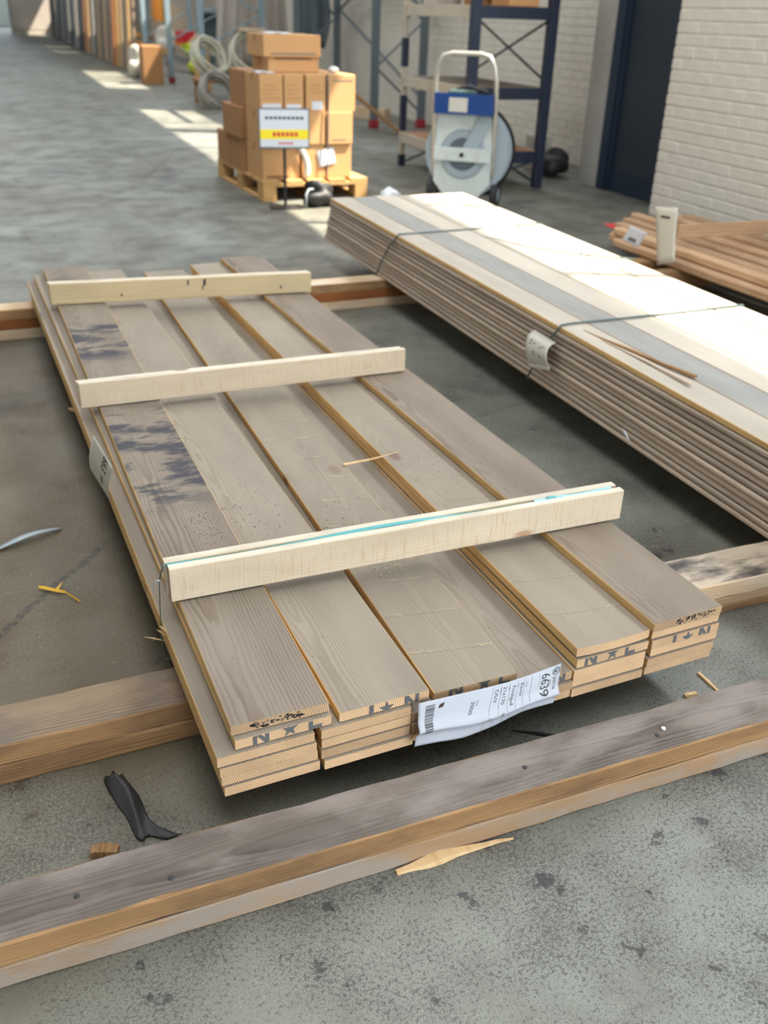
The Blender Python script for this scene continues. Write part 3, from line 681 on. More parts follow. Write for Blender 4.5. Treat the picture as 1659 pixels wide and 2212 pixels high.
# cord straps round the bundle
def cordpath(yl, yt, yr):
    e = .004
    return [bpt(.03, yl, bz(yl, 0)-.003), bpt(-.010, yl, bz(yl, 0)-.002), bpt(-.012, (yl*.7+yt*.3), bz(yl, 4)), bpt(-.012, yl*.3+yt*.7, bz(yt, 9)), bpt(-.010, yt, ZB(yt)-.012), bpt(.0, yt-.0, ZB(yt)+.004), bpt(.05, yt+.01, ZB(yt)+e),
            bpt(.3, yt*.65+yr*.35, ZB(yt)+e), bpt(.6, yt*.3+yr*.7, ZB(yr)+e), bpt(BWID, yr, ZB(yr)+e), bpt(BWID+.010, yr, ZB(yr)-.012), bpt(BWID+.010, yr, bz(yr, 0))]
tl1, tr1 = at(845, 517, .345), at(1182, 490, .345); tl2, tr2 = at(1192, 708, .34), at(1590, 663, .34)
for (yl, yt, yr, lb) in ((at(822, 592, .13).y, tl1.y, tr1.y, 'dark green cord strap round the far part of the big bundle'), (at(1138, 815, .11).y, tl2.y, tr2.y, 'dark green cord strap round the middle of the big bundle')):
    mb = MB(); mb.tube(cordpath(yl, yt, yr), .0035, 8); mb.sm = True; tag(mb.obj('cord_strap', M_cord), lb, 'strap')
mb = MB(); lp = [at(1005, 506, .352), at(1080, 518, .356), at(1150, 535, .358), at(1240, 548, .356), at(1330, 556, .354), at(1372, 560, .352)]
mb.tube(lp, .003, 8); mb.sm = True; tag(mb.obj('loose_cord', M_cord), 'loose cord end trailing over the sunlit top of the big bundle', 'strap')
# label folded over the left edge of the bundle
yl_ = at(1165, 705, .33).y
def sheet3(u, v):
    a, b = atX(1150, 712, 1.492), atX(1197, 738, 1.492); c_, d_ = atX(1147, 792, 1.478), atX(1193, 800, 1.478)
    p = a.lerp(b, u).lerp(c_.lerp(d_, u), v); p.x += -.012-.014*math.sin(math.pi*min(1, v*1.15))+.02*max(0, .12-v)/.12; p.z += -.004*u*(1-v); return p
B3 = sheet3(0, 0); lab3 = empty('paper_label', B3, label='small white tag bent over the left edge of the big bundle at the cord', cat='label')
mb = MB(); mb.grid(lambda u, v: sheet3(u, v)-B3, 10, 16); mb.sm = True; solid(mb.obj('sheet', M_paper_warm, lab3), .0005, 0)
for (u, v) in ((.2, .18), (.34, .22), (.16, .26), (.6, .28), (.72, .22), (.34, .46), (.36, .52), (.6, .5), (.66, .56), (.14, .84), (.3, .85)):
    mb = MB(); mb.add([sheet3(u+du, v+dv)+Vector((-.0012, -.0004, 0))-B3 for du, dv in ((0, 0), (.07, .0), (.07, .035), (0, .03))], [(0, 1, 2, 3)]); mb.obj('printed_mark', M_print, lab3)
# split slivers lying on the bundle
def sliver(name, p0, p1, w_, h_, mat, lab_, cat='splinter', bend=0., seg=8, taper=(.25, 1., .15), grp=None, seed=0):
    rg = np.random.default_rng(seed+11); p0, p1 = Vector(p0), Vector(p1); d = (p1-p0); L = d.length; d = d/L; n = Vector((-d.y, d.x, 0)).normalized(); mb = MB(); V = []
    for i in range(seg+1):
        t = i/seg; k = taper[0]+(taper[1]-taper[0])*min(1, t/.35) if t < .35 else taper[1]+(taper[2]-taper[1])*(t-.35)/.65
        k *= rg.uniform(.82, 1.12); c = d*L*t+n*(bend*math.sin(math.pi*t)+rg.uniform(-.06, .06)*w_); ww = n*w_*.5*k; hh = Vector((0, 0, h_*max(.35, k)))
        V += [c-ww, c+ww, c+ww*.8+hh, c-ww*.75+hh*.9]
    F = []
    for i in range(seg):
        for k in range(4): F.append((i*4+k, i*4+(k+1) % 4, i*4+4+(k+1) % 4, i*4+4+k))
    F += [(3, 2, 1, 0), tuple(seg*4+k for k in range(4))]
    mb.add(V, F); o = mb.obj(name, mat, fix=True); o.location = p0; return tag(o, lab_, cat, grp)
zb = ZB(1.0)+.001
sliver('wood_splinter', at(1260, 714, zb), at(1502, 816, zb), .014, .008, M_chip_d, 'longer dark sliver lying on the big bundle near the tag', seed=1, taper=(.2, .8, 1.), bend=-.006)
sliver('wood_splinter', at(1300, 735, zb), at(1492, 832, zb), .012, .006, M_bund_edge, 'shorter brown sliver lying beside the longer one on the bundle', seed=2, taper=(.2, .7, .9), bend=.005)
pk = atX(1352, 925, 1.50); sliver('wood_splinter', pk+Vector((-.012, 0, 0)), atX(1372, 945, 1.5)+Vector((-.035, -.02, 0)), .006, .003, M_paper, 'white split sliver sticking out of the left side of the big bundle', seed=3)
# crumpled plastic at the far end of the bundle
def crumple(name, c, r, mat, seed, lab_, cat, sq=(1, 1, 1), amp=.35, n=14, flat=True):
    rg = np.random.default_rng(seed); mb = MB(); ph = rg.random((6, 3))*6; fr = rg.uniform(1.5, 4.5, (6, 3))
    def f(u, v):
        th = u*2*math.pi; fi = v*math.pi; d = np.array([math.sin(fi)*math.cos(th), math.sin(fi)*math.sin(th), math.cos(fi)])
        k = 1+amp*sum(math.sin(float(fr[i] @ d+ph[i].sum())) for i in range(6))/3
        return Vector((d[0]*sq[0]*k*r, d[1]*sq[1]*k*r, max(-.9*r*sq[2], d[2]*sq[2]*k*r)))
    mb.grid(f, n, n); mb.sm = True; o = mb.obj(name, mat, fix=True); o.location = c; return tag(o, lab_, cat)
pc = at(843, 425, .36); crumple('plastic_scrap', pc+Vector((0, .02, .012)), .035, M_paper, 4, 'crumpled white plastic scrap at the far end of the big bundle', 'plastic', (1.3, 1, .9), .45)

# ------------------------------------------------------------------ pile of rails against the wall on the right
def rail_mesh(L, Wd, T): return plank_mesh('rail', L, Wd, T, [M_rail, M_rail, M_end], ch=.009)
rm = rail_mesh(3.4, .072, .044)
rail_z = [.095, .140, .185]
spec = [(3.18, 3.30, 0), (3.27, 3.44, 0), (3.36, 3.52, 0), (3.45, 3.60, 0), (3.54, 3.66, 0), (3.64, 3.62, 0), (3.74, 3.70, 0), (3.84, 3.60, 0), (3.94, 3.66, 0),
        (3.23, 3.38, 1), (3.33, 3.50, 1), (3.47, 3.60, 1), (3.62, 3.72, 1), (3.79, 3.55, 1), (3.92, 3.6, 1)]
for i, (x, ye, lv) in enumerate(spec):
    o = link('rail', rm); yaw = math.radians(random.uniform(-.5, .5))-rz*0+math.atan(.02)*-1
    L = 3.4; o.location = (x-.05*0-.02*(L)*0-0.068, ye-L, rail_z[lv]); o.rotation_euler = (0, 0, -math.atan(.02)+random.uniform(-.003, .003))
    nn = i+1 if lv == 0 else i-8
    tag(o, 'reddish pine rail, %s from the left in the %s layer of the wall pile' % (ORD[nn], 'lower' if lv == 0 else 'upper'), 'rail', 'rails piled by the brick wall')
for j, (y, w_) in enumerate(((2.93, .09), (2.70, .07), (.9, .09))):
    mb = plank_mesh('bearer', 1.15, w_, .093, [M_bear_side, M_bear_side, M_end], ch=.002); o = link('bearer', mb); place(o, Vector((3.02, y+w_, 0)), (1, 0, 0))
    tag(o, 'dark bearer lying under the wall pile, %s from its pointed ends' % ORD[j+1], 'timber', 'bearers under the wall pile')
cl, cr = at(1463, 516, .232), at(1659, 505, .232); cl.z = cr.z = .2305
me = plank_mesh('crosspiece', .80, .022, .072, [M_rail, M_rail, M_end], ch=.002); o = link('crosspiece', me); front(o, cl, cl+(cr-cl).normalized()*.8, .022)
tag(o, 'pale crosspiece on edge lying across the wall pile', 'batten')
# tags on the pile
def card(name, pts, mat, lab_, cat='label', wave=.01, nu=6, nv=8):
    a, b, c_, d_ = [Vector(p) for p in pts]                   # TL TR BR BL
    f = lambda u, v: a.lerp(b, u).lerp(d_.lerp(c_, u), v)+Vector((-.5, -1, 0))*wave*(math.sin(math.pi*u)*.6+.7*math.sin(4*v+2*u))*.5-a
    root = empty(name, a, label=lab_, cat=cat); mb = MB(); mb.grid(f, nu, nv); mb.sm = True; solid(mb.obj('sheet', mat, root), .001, 0); return root, f
yq = 3.12
r1, f1 = card('paper_tag', [atX(1415, 445, 3.095), atX(1463, 447, 3.095), atX(1458, 566, 3.075), atX(1420, 574, 3.075)], M_paper_warm, 'tall creased white tag standing up from the wall pile', wave=.03)
mb = MB(); mb.add([f1(u, v)+Vector((-.002, -.006, 0)) for u, v in ((.2, .14), (.62, .16), (.62, .20), (.2, .18))], [(0, 1, 2, 3)]); mb.obj('printed_line', M_print, r1)
for k in range(5):
    mb = MB(); mb.add([f1(.25+.1*k, .40+.03*(k % 3)+dv)+Vector((du, -.006, 0)) for du, dv in ((0, 0), (.012, 0), (.012, .02), (0, .02))], [(0, 1, 2, 3)]); mb.obj('printed_mark', M_print, r1)
yq = 3.30
r2, f2 = card('paper_tag', [atX(1362, 487, 3.1135), atX(1398, 503, 3.1135), atX(1378, 535, 3.1135), atX(1344, 519, 3.1135)], M_paper, 'small white tag stapled near the tips of the wall pile', wave=.002)
mb = MB(); mb.add([f2(u, v)+Vector((-.002, -.003, 0)) for u, v in ((.25, .62), (.7, .62), (.7, .82), (.25, .82))], [(0, 1, 2, 3)]); mb.obj('printed_line', M_slate, r2)
mb = MB(); ra, rb, rc = at(1303, 483, .16), at(1340, 482, .16), at(1334, 499, .14); mb.add([Vector((0, 0, 0)), rb-ra, rc-ra, (rb+rc)/2-ra+Vector((0, 0, -.03))], [(0, 1, 2), (0, 3, 1), (0, 2, 3), (1, 3, 2)]); o = mb.obj('warning_flag', M_red, fix=True); o.location = ra
tag(o, 'small red plastic flag on the tip of the wall pile', 'flag')

# ------------------------------------------------------------------ pallet with cartons
PX, PY = 1.836, 5.655; PW, PD, PH = .82, 1.25, .144
pal = empty('pallet', (PX, PY, 0), label='wooden pallet under the carton pile', cat='pallet')
def cb(name, a, b, c, mat, parent): mb = MB(); mb.cbox(a, b, c, mat=0); return mb.obj(name, mat, parent, fix=True)
for k in range(3):
    x = (0, PW/2-.05, PW-.10)[k]
    mb = MB(); mb.cbox((x, 0, .0), (x+.10, PD, .022), .002); mb.obj('bottom_board', M_pallet, pal, fix=True)
    for y in (0, PD/2-.07, PD-.14): cb('block', (x, y, .0222), (x+.10, y+.14, .10), .003, M_pallet, pal)
for y in (0, PD/2-.07, PD-.14): cb('stringer_board', (0, y, .1002), (PW, y+.14, .122), .002, M_pallet, pal)
for k in range(5):
    x = k*(PW-.135)/4; cb('deck_board', (x, 0, .1222), (x+.135, PD, PH), .002, M_pallet, pal)
def carton(a, b, lab_, mat=M_card, marks=(), tape=True, rot=0):
    a, b = Vector(a), Vector(b); c = Vector(((a.x+b.x)/2, (a.y+b.y)/2, a.z))
    root = empty('carton', Vector((PX, PY, 0))+c, rot, label=lab_, cat='box', group='cartons on the pallet')
    h = (b-a)/2; mb = MB(); mb.cbox((-h.x, -h.y, .0004), (h.x, h.y, 2*h.z-.0006), .004); mb.obj('box_body', mat, root, fix=True)
    if tape:
        mb = MB(); mb.box((-h.x-.0006, -.025, 2*h.z-.05), (-h.x, .025, 2*h.z-.004)); mb.box((-h.x+.004, -.025, 2*h.z-.0006), (h.x-.004, .025, 2*h.z)); mb.obj('tape', M_card_d, root, fix=True)
    for (u0, u1, v0, v1, m, nm) in marks:
        mb = MB(); x0, x1 = -h.x+2*h.x*u0, -h.x+2*h.x*u1; z0, z1 = 2*h.z*v0, 2*h.z*v1
        mb.box((x0, -h.y-.0012, z0), (x1, -h.y-.0002, z1)); mb.obj(nm, m, root, fix=True)
    return root
lines = lambda n, v0, v1: [(.15, .85-.2*(i % 2), v0+(v1-v0)*i/n, v0+(v1-v0)*i/n+.02, M_card_d, 'printed_line') for i in range(n)]
P0 = PH+.001; Z1, Z2, Z3, Z4, Z5 = P0+.235, P0+.455, P0+.70, P0+.80, P0+.945
carton((.02, .06, P0), (.30, .46, Z1), 'wide brown carton right behind the sign pole, bottom layer', marks=[(.1, .7, .06, .10, M_black, 'printed_line')])
carton((.32, .06, P0), (.50, .46, Z1), 'narrow carton with a blank sheet on it, bottom layer front', M_card)
carton((.51, .06, P0), (.71, .46, Z1), 'carton at the sunny right front corner, bottom layer', M_card)
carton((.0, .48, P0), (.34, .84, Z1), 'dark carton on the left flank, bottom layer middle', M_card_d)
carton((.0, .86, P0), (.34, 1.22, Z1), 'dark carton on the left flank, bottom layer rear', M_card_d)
carton((.36, .48, P0), (.70, 1.2, Z1), 'carton in the hidden rear right of the bottom layer', M_card)
carton((.02, .04, Z1), (.33, .44, Z2), 'carton half hidden by the sign, second layer', M_card)
carton((.345, .05, Z1), (.50, .44, Z2), 'sunlit tall narrow carton, second layer middle', M_card)
carton((.51, .04, Z1), (.71, .44, Z2), 'sunlit carton at the right front, second layer', M_card, [(.2, .75, .12, .15, M_slate, 'printed_line')])
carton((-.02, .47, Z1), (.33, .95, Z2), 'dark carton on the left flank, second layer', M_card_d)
carton((.36, .47, Z1), (.70, 1.1, Z2), 'carton in the hidden rear right of the second layer', M_card)
carton((.02, .08, Z2), (.19, .44, Z3), 'carton with a white slip, third layer left front', M_card, lines(4, .35, .8)+[(.1, .9, .03, .22, M_paper, 'paper_slip')])
carton((.20, .08, Z2), (.345, .44, Z3), 'carton with a white slip, third layer left of centre', M_card, lines(4, .35, .8)+[(.1, .85, .0, .2, M_paper, 'paper_slip')])
carton((.36, .07, Z2), (.51, .44, Z3), 'carton with a white slip, third layer right of centre', M_card, lines(3, .5, .8)+[(.3, .85, .05, .28, M_paper, 'paper_slip')])
carton((.525, .06, Z2), (.735, .42, Z3), 'fully sunlit carton at the right front, third layer', M_card, [(.15, .9, .82, .85, M_slate, 'printed_line')])
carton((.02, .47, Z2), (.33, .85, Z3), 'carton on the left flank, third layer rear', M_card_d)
carton((.36, .47, Z2), (.70, .95, Z3), 'carton in the hidden rear right of the third layer', M_card)
carton((.14, .24, Z3), (.52, .62, Z4), 'flat carton just under the topmost one', M_card, [(.12, .85, .86, .94, M_black, 'printed_line')])
carton((.10, .22, Z4), (.53, .62, Z5), 'topmost carton of the pile with a white sheet on top', M_card, [(.12, .92, .12, .18, M_slate, 'printed_line')])
def sheet_of(name, pos, sx, sy_, rzz, lab_): 
    mb = MB(); mb.grid(lambda u, v: Vector(((u-.5)*sx, (v-.5)*sy_, .002+.006*math.sin(5*u+3*v)**2)), 8, 8); mb.sm = True; o = mb.obj(name, M_paper, fix=False); o.location = pos; o.rotation_euler = (0, 0, rzz); solid(o, .0008, 1); return tag(o, lab_, 'paper')
sheet_of('paper_sheet', (PX+.24, PY+.40, Z5+.001), .20, .24, .2, 'white sheet lying on the topmost carton')
sheet_of('paper_sheet', (PX+.10, PY+.24, Z3+.001), .14, .26, -.1, 'white sheet lying on the left front carton of the third layer')
mb = MB(); mb.grid(lambda u, v: Vector(((u-.5)*.13+.02*v, -.003*math.sin(4*u), -v*.11+.025*u)), 6, 6); o = mb.obj('paper_sheet', M_paper); o.location = (PX+.50, PY+.052, P0+.19); solid(o, .0008, 0); tag(o, 'white sheet hanging on the sunlit bottom front cartons', 'paper')
mb = MB()
for sx in (.518,): mb.tube([(PX+sx, PY+.045, Z3+.004), (PX+sx, PY+.03, Z2), (PX+sx-.006, PY+.028, Z1), (PX+sx-.012, PY+.03, P0+.01)], .0045, 6)
tag(mb.obj('carton_strap', M_slate), 'thin strap running down the front of the carton pile', 'strap')
crumple('plastic_scrap', Vector((PX+.64, PY+.25, Z3+.022)), .03, M_paper, 21, 'white plastic scrap on top of the sunlit right carton', 'plastic', (1.2, 1, .8))
mb = MB(); mb.grid(lambda u, v: Vector((.03*math.sin(3*v)+.05*u+.05*v, -.01*math.sin(math.pi*u), -v*.22)), 5, 8); mb.sm = True; o = mb.obj('plastic_film', M_paper_warm); o.location = (PX+.27, PY+.04, Z1-.01); solid(o, .001, 0); tag(o, 'strip of torn plastic film hanging down the pallet front', 'plastic')
# sign on a stand
sp_ = at(617, 449); sg = empty('sign_stand', sp_, -math.radians(12), label='yellow and white sign on a black pole in front of the pallet', cat='sign')
mb = MB(); mb.cbox((-.11, -.07, 0), (.11, .07, .012), .002); mb.obj('base_plate', M_rubber, sg, fix=True)
mb = MB(); mb.tube([(0, 0, .012), (0, 0, .40)], .011, 10); mb.obj('pole', M_rubber, sg)
mb = MB(); mb.cbox((-.175, -.012, .395), (.175, .004, .655), .003); mb.obj('sign_frame', M_slate, sg, fix=True)
mb = MB(); mb.box((-.165, -.0135, .408), (.165, -.0121, .645)); pn = mb.obj('sign_panel', M_paper, sg, fix=True)
mb = MB(); mb.box((-.165, -.0145, .458), (.165, -.0136, .520)); mb.obj('yellow_band', M_yellow, pn, fix=True)
for k in range(9): mb = MB(); mb.box((-.13+.03*k, -.0142, .585), (-.108+.03*k, -.0136, .602)); mb.obj('printed_mark', M_print, pn, fix=True)
for k in range(6): mb = MB(); mb.box((-.08+.03*k, -.0152, .476), (-.058+.03*k, -.0146, .503)); mb.obj('printed_mark', M_red, pn, fix=True)
for k in range(4): mb = MB(); mb.box((-.04+.026*k, -.0142, .425), (-.02+.026*k, -.0136, .438)); mb.obj('printed_mark', M_red, pn, fix=True)
# black bag and bracket by the pallet
bp = at(692, 447); crumple('black_bag', bp+Vector((0, .02, .075)), .10, M_rubber, 31, 'black cloth bag slumped against the pallet front', 'bag', (1.0, .7, .85), .4)
mb = MB(); q0 = at(662, 451); mb.tube([q0+Vector((0, 0, .008)), q0+Vector((0, .0, .10)), q0+Vector((.03, .03, .125)), q0+Vector((.08, .05, .125))], .007, 8); mb.sm = True; tag(mb.obj('wire_bracket', M_zinc2), 'bent grey wire bracket standing beside the black bag', 'bracket')

# ------------------------------------------------------------------ strapping cart
tp = at(990, 455); cart = empty('strapping_cart', tp, -math.radians(41), label='wheeled strapping dispenser cart with a grey reel and blue tray', cat='cart')
hw = .215
fr_ = []
for i in range(13): a = math.pi*i/12; fr_.append((-hw*.86*math.cos(a)*(1 if True else 1), -.02, .90+.13*min(1, math.sin(a)*1.6)))
path = [(-hw, .10, .06), (-hw, .06, .30), (-hw, .0, .70), (-hw+.005, -.02, .86)]+[(-hw+.02, -.03, .95), (-hw+.06, -.035, 1.005), (-hw+.12, -.035, 1.02), (hw-.12, -.035, 1.02), (hw-.06, -.035, 1.005), (hw-.02, -.03, .95)]+[(hw-.005, -.02, .86), (hw, .0, .70), (hw, .06, .30), (hw, .10, .06)]
mb = MB(); mb.tube(path, .016, 10); mb.sm = True; mb.obj('tube_frame', M_chrome, cart)
Rx = lambda x, y, z: Matrix.Translation((x, y, z)) @ Matrix.Rotation(math.pi/2, 4, 'X')
reel = MB(); reel.lathe([(0, -.10), (.29, -.10), (.305, -.09), (.305, -.075), (.20, -.06), (.20, .03), (.30, .045), (.30, .06), (.0, .06)], 36, Rx(.02, .12, .39)); reel.sm = False; rl_ = reel.obj('reel', M_zinc2, cart, fix=True)
tyre = MB(); tyre.lathe([(.302, -.088), (.322, -.09), (.322, -.07), (.302, -.073)], 36, Rx(.02, .12, .39)); tyre.obj('reel_rim', M_rubber, rl_, fix=True)
plate = MB(); pp = [(-.13, .0), (.13, .0), (.205, .09), (.205, .48), (.17, .55), (-.17, .55), (-.205, .48), (-.205, .09)]
n_ = len(pp); plate.add([(x, .028, z+.10) for x, z in pp]+[(x, .046, z+.10) for x, z in pp], [tuple(range(n_)), tuple(range(2*n_-1, n_-1, -1))]+[(k, k+n_, (k+1) % n_+n_, (k+1) % n_) for k in range(n_)]); plate.obj('front_plate', M_zinc, cart, fix=True)
ring = MB(); ring.lathe([(.0, .004), (.105, .004), (.11, .012), (.155, .014), (.165, .0), (.165, -.004)], 32, Rx(0, .026, .38)); ring.sm = False; ring.obj('hub_ring', M_zinc2, cart, fix=True)
hub = MB(); hub.lathe([(.0, .020), (.10, .018), (.106, .008)], 32, Rx(0, .026, .38)); hub.obj('hub_disc', M_slate, cart, fix=True)
mb = MB(); mb.cbox((-hw+.012, -.012, .335), (hw-.012, .008, .425), .003); cbx = mb.obj('crossbar', M_zinc, cart, fix=True)
mb = MB(); mb.lathe([(0, .026), (.014, .024), (.016, .008)], 12, Rx(0, .002, .38)); mb.obj('axle_bolt', M_rubber, cbx, fix=True)
arm = MB(); arm.add([(.0, -.004, .425), (.11, -.004, .425), (.20, -.004, .62), (.11, -.004, .64), (.0, .006, .425), (.11, .006, .425), (.20, .006, .62), (.11, .006, .64)], [(0, 1, 2, 3), (7, 6, 5, 4), (0, 4, 5, 1), (1, 5, 6, 2), (2, 6, 7, 3), (3, 7, 4, 0)]); arm.obj('guide_arm', M_zinc2, cart, fix=True)
tray = MB(); tray.box((-.205, -.06, .645), (.205, -.05, .775)); tray.box((-.205, -.05, .645), (.205, .06, .655)); tray.box((-.205, .05, .655), (.205, .06, .76)); tray.box((-.205, -.05, .655), (-.195, .05, .775)); tray.box((.195, -.05, .655), (.205, .05, .775)); ty = tray.obj('tool_tray', M_bluebox, cart, fix=True)
mb = MB(); mb.box((-.10, -.0625, .66), (.03, -.0602, .75)); mb.obj('tray_label', M_paper_warm, ty, fix=True)
for s_ in (-1, 1):
    wh = MB(); wh.lathe([(.05, -.022), (.10, -.022), (.108, -.012), (.108, .012), (.10, .022), (.05, .022), (.05, -.022)], 24, Matrix.Translation((s_*.235, .13, .108)) @ Matrix.Rotation(math.pi/2, 4, 'Y')); wo = wh.obj('wheel', M_rubber, cart, fix=True)
    hb = MB(); hb.lathe([(0, -.024), (.05, -.02), (.05, .02), (0, .024)], 16, Matrix.Translation((s_*.235, .13, .108)) @ Matrix.Rotation(math.pi/2, 4, 'Y')); hb.obj('wheel_hub', M_zinc2, wo, fix=True)
mb = MB(); mb.tube([(-.235, .13, .108), (.235, .13, .108)], .011, 8); mb.obj('axle', M_slate, cart)
mb = MB(); mb.box((-.16, -.06, .0), (.16, .08, .012)); mb.obj('foot_plate', M_slate, cart, fix=True)
tl = empty('strapping_tool', tp+Vector((0, 0, 0)), -math.radians(41), label='dark green strapping tool lying in the blue cart tray', cat='tool')
mb = MB(); mb.cbox((-.12, -.035, .6562), (.08, .03, .80), .015); mb.obj('tool_body', M_cord, tl, fix=True)
mb = MB(); mb.tube([(-.06, 0, .80), (.02, 0, .82), (.15, .0, .785)], .014, 8); mb.obj('tool_handle', M_rubber, tl)

# ------------------------------------------------------------------ navy shelf rack beside the door
FL, FR_ = at(866, 357), at(1157, 405)
HD = Vector((HS, 1, 0)).normalized(); HX = Vector((HD.y, -HD.x, 0))       # along / across the hall
dep = (FR_-FL).dot(HX); ln = (FL-FR_).dot(HD)
rk = empty('shelf_rack', FR_-HX*dep, rz, label='navy steel shelf rack standing by the dark door', cat='rack')
def post(mbp, x, y, z1=2.4, s_=.033, mat=M_blue, parent=rk, name='upright'):
    mb = MB(); mb.cbox((x-s_, y-s_, .004), (x+s_, y+s_, z1), .004); return mb.obj(name, mat, parent, fix=True)
RW, RD = dep, ln
ups = {}
for nm, x, y, s_ in (('fn', 0, 0, .036), ('rn', RW, 0, .036), ('ff', 0, RD, .022), ('rf', RW, RD, .026)): ups[nm] = post(None, x, y, 2.4, s_, M_cream if nm == 'ff' else M_blue)
for (z0, z1) in ((.004, .10), (.30, .60), (.83, 1.06)): mb = MB(); mb.cbox((-.026, RD-.026, z0), (.030, RD+.026, z1), .003); mb.obj('upright_sleeve', M_blue, ups['ff'], fix=True)
M_shelf = paint('dark_chipboard_shelf', (112, 98, 84), .7, var=.1); M_shelf2 = paint('orange_chipboard_shelf', (170, 122, 82), .7, var=.1)
for z, m in ((.27, M_shelf2), (.74, M_shelf), (1.30, M_shelf2), (1.9, M_shelf)):
    sh = MB(); sh.cbox((.02, .0, z), (RW-.02, RD, z+.018), .002); shelf = sh.obj('shelf', m, rk, fix=True)
    for (a, b, mm) in (((-.012, .03, z-.07), (.018, RD-.02, z+.016), M_cream), ((RW-.018, .03, z-.07), (RW+.012, RD-.02, z+.016), M_blue), ((.03, -.014, z-.07), (RW-.03, .014, z+.016), M_blue), ((.03, RD-.014, z-.07), (RW-.03, RD+.014, z+.016), M_blue)):
        mb = MB(); mb.cbox(a, b, .003); mb.obj('beam', mm, shelf, fix=True)
for (a, b) in (((RW, .02, .80), (RW, RD-.02, 1.24)), ((RW, RD-.02, .80), (RW, .02, 1.24)), ((.02, RD, .03), (RW-.02, RD, .25)), ((.02, 0, .03), (RW-.02, 0, .22)), ((RW, .02, .03), (RW, RD-.02, .24))):
    mb = MB(); mb.tube([a, b], .010, 6); mb.obj('brace', M_blue, rk)
def rk_pt(x, y, z): return rk.location+HX*x+HD*y+Vector((0, 0, z))
def loose_box(name, p, sx, sy_, sz, mat, lab_, rot=rz, cat='box', grp=None):
    mb = MB(); mb.cbox((-sx/2, -sy_/2, 0), (sx/2, sy_/2, sz), min(.004, sz*.2)); o = mb.obj(name, mat, fix=True); o.location = p; o.rotation_euler = (0, 0, rot); return tag(o, lab_, cat, grp)
loose_box('carton', rk_pt(RW-.22, .22, 1.319), .26, .3, .3, M_card, 'orange-brown carton on the upper shelf of the navy rack, near end')
loose_box('carton', rk_pt(RW-.26, .62, 1.319), .3, .26, .3, M_card_d, 'dark brown carton on the upper shelf of the navy rack, middle')
loose_box('white_crate', rk_pt(.22, RD-.25, 1.319), .22, .3, .24, M_paper_warm, 'pale crate on the upper shelf of the navy rack, far end', cat='crate')
# things lying at the foot of the wall behind the rack
wb = at(1200, 372); crumple('black_sack', Vector((4.72, 6.25, .11)), .13, M_rubber, 41, 'black sack on the floor between navy rack and pier', 'sack', (1, 1, .8), .35)
loose_box('paper_bag', Vector((4.78, 6.62, 0)), .16, .2, .3, M_paper_warm, 'white paper bag standing behind the black sack', cat='bag')
for k in range(5):
    me = plank_mesh('leaning_board', 1.9, .12, .02, [M_bund_face, M_bund_edge, M_end]); o = link('leaning_board', me); place(o, Vector((5.02-.035*k, 7.0+.03*k, .004+.021*k)), (HS, 1, .0))
    tag(o, 'grey board lying along the wall behind the navy rack, %s from the floor' % ORD[k+1], 'board', 'boards along the wall')

# ------------------------------------------------------------------ pallet racks along the wall
def slot(px, py): return at(px, py)
def upright_frame(root, x, y, z1, d, mat, hi=None):
    for xx in (0, d):
        mb = MB(); mb.cbox((x+xx-.045, y-.035, .012), (x+xx+.045, y+.035, z1), .006); u = mb.obj('upright', mat, root, fix=True)
        mb = MB(); mb.cbox((x+xx-.052, y-.05, 0), (x+xx+.052, y+.05, .10), .006); mb.obj('foot_guard', M_foot, u, fix=True)
    z = .2
    for k in range(6):
        if z+.5 > z1: break
        mb = MB(); mb.tube([(x+.04, y, z), (x+d-.04, y, z+.45)] if k % 2 else [(x+d-.04, y, z), (x+.04, y, z+.45)], .014, 6); mb.obj('brace', mat, root); z += .5
M_foot = paint('dull_red_foot_paint', (150, 36, 46), .6)
M_upl = paint('pale_blue_rack_paint', (138, 158, 166), .4, var=.1)
p1 = at(807, 277); p2 = Vector((p1.x+HS*3.3-.1, p1.y+3.4, 0))
r_ = empty('pallet_rack', p1, rz, label='tall slate pallet rack bay behind the carton pile, with red feet', cat='rack')
upright_frame(r_, 0, 0, 4., .62, M_slate); upright_frame(r_, 0, 3.3, 4., .62, M_slate)
for a, b in (((.62, .05, .35), (.62, 3.25, 1.30)), ((.62, .05, 1.30), (.62, 3.25, 2.25)), ((.62, 3.25, 1.25), (.62, .05, 2.25))): mb = MB(); mb.tube([a, b], .018, 6); mb.obj('back_brace', M_slate, r_)
for z in (2.1, 3.2):
    for xx in (-.03, .62): mb = MB(); mb.cbox((xx, .04, z), (xx+.04, 3.26, z+.10), .004); mb.obj('beam', M_slate, r_, fix=True)
pA = at(386, 178)
fx = [(Vector((4.28+HS*(y-15), y, 0)), y) for y in (14.6, 17.6, 20.6, 23.6, 26.6, 29.6, 33, 37, 41, 45)]
nmz = ['nearest', 'second', 'third', 'fourth', 'fifth', 'sixth', 'seventh', 'eighth', 'ninth']
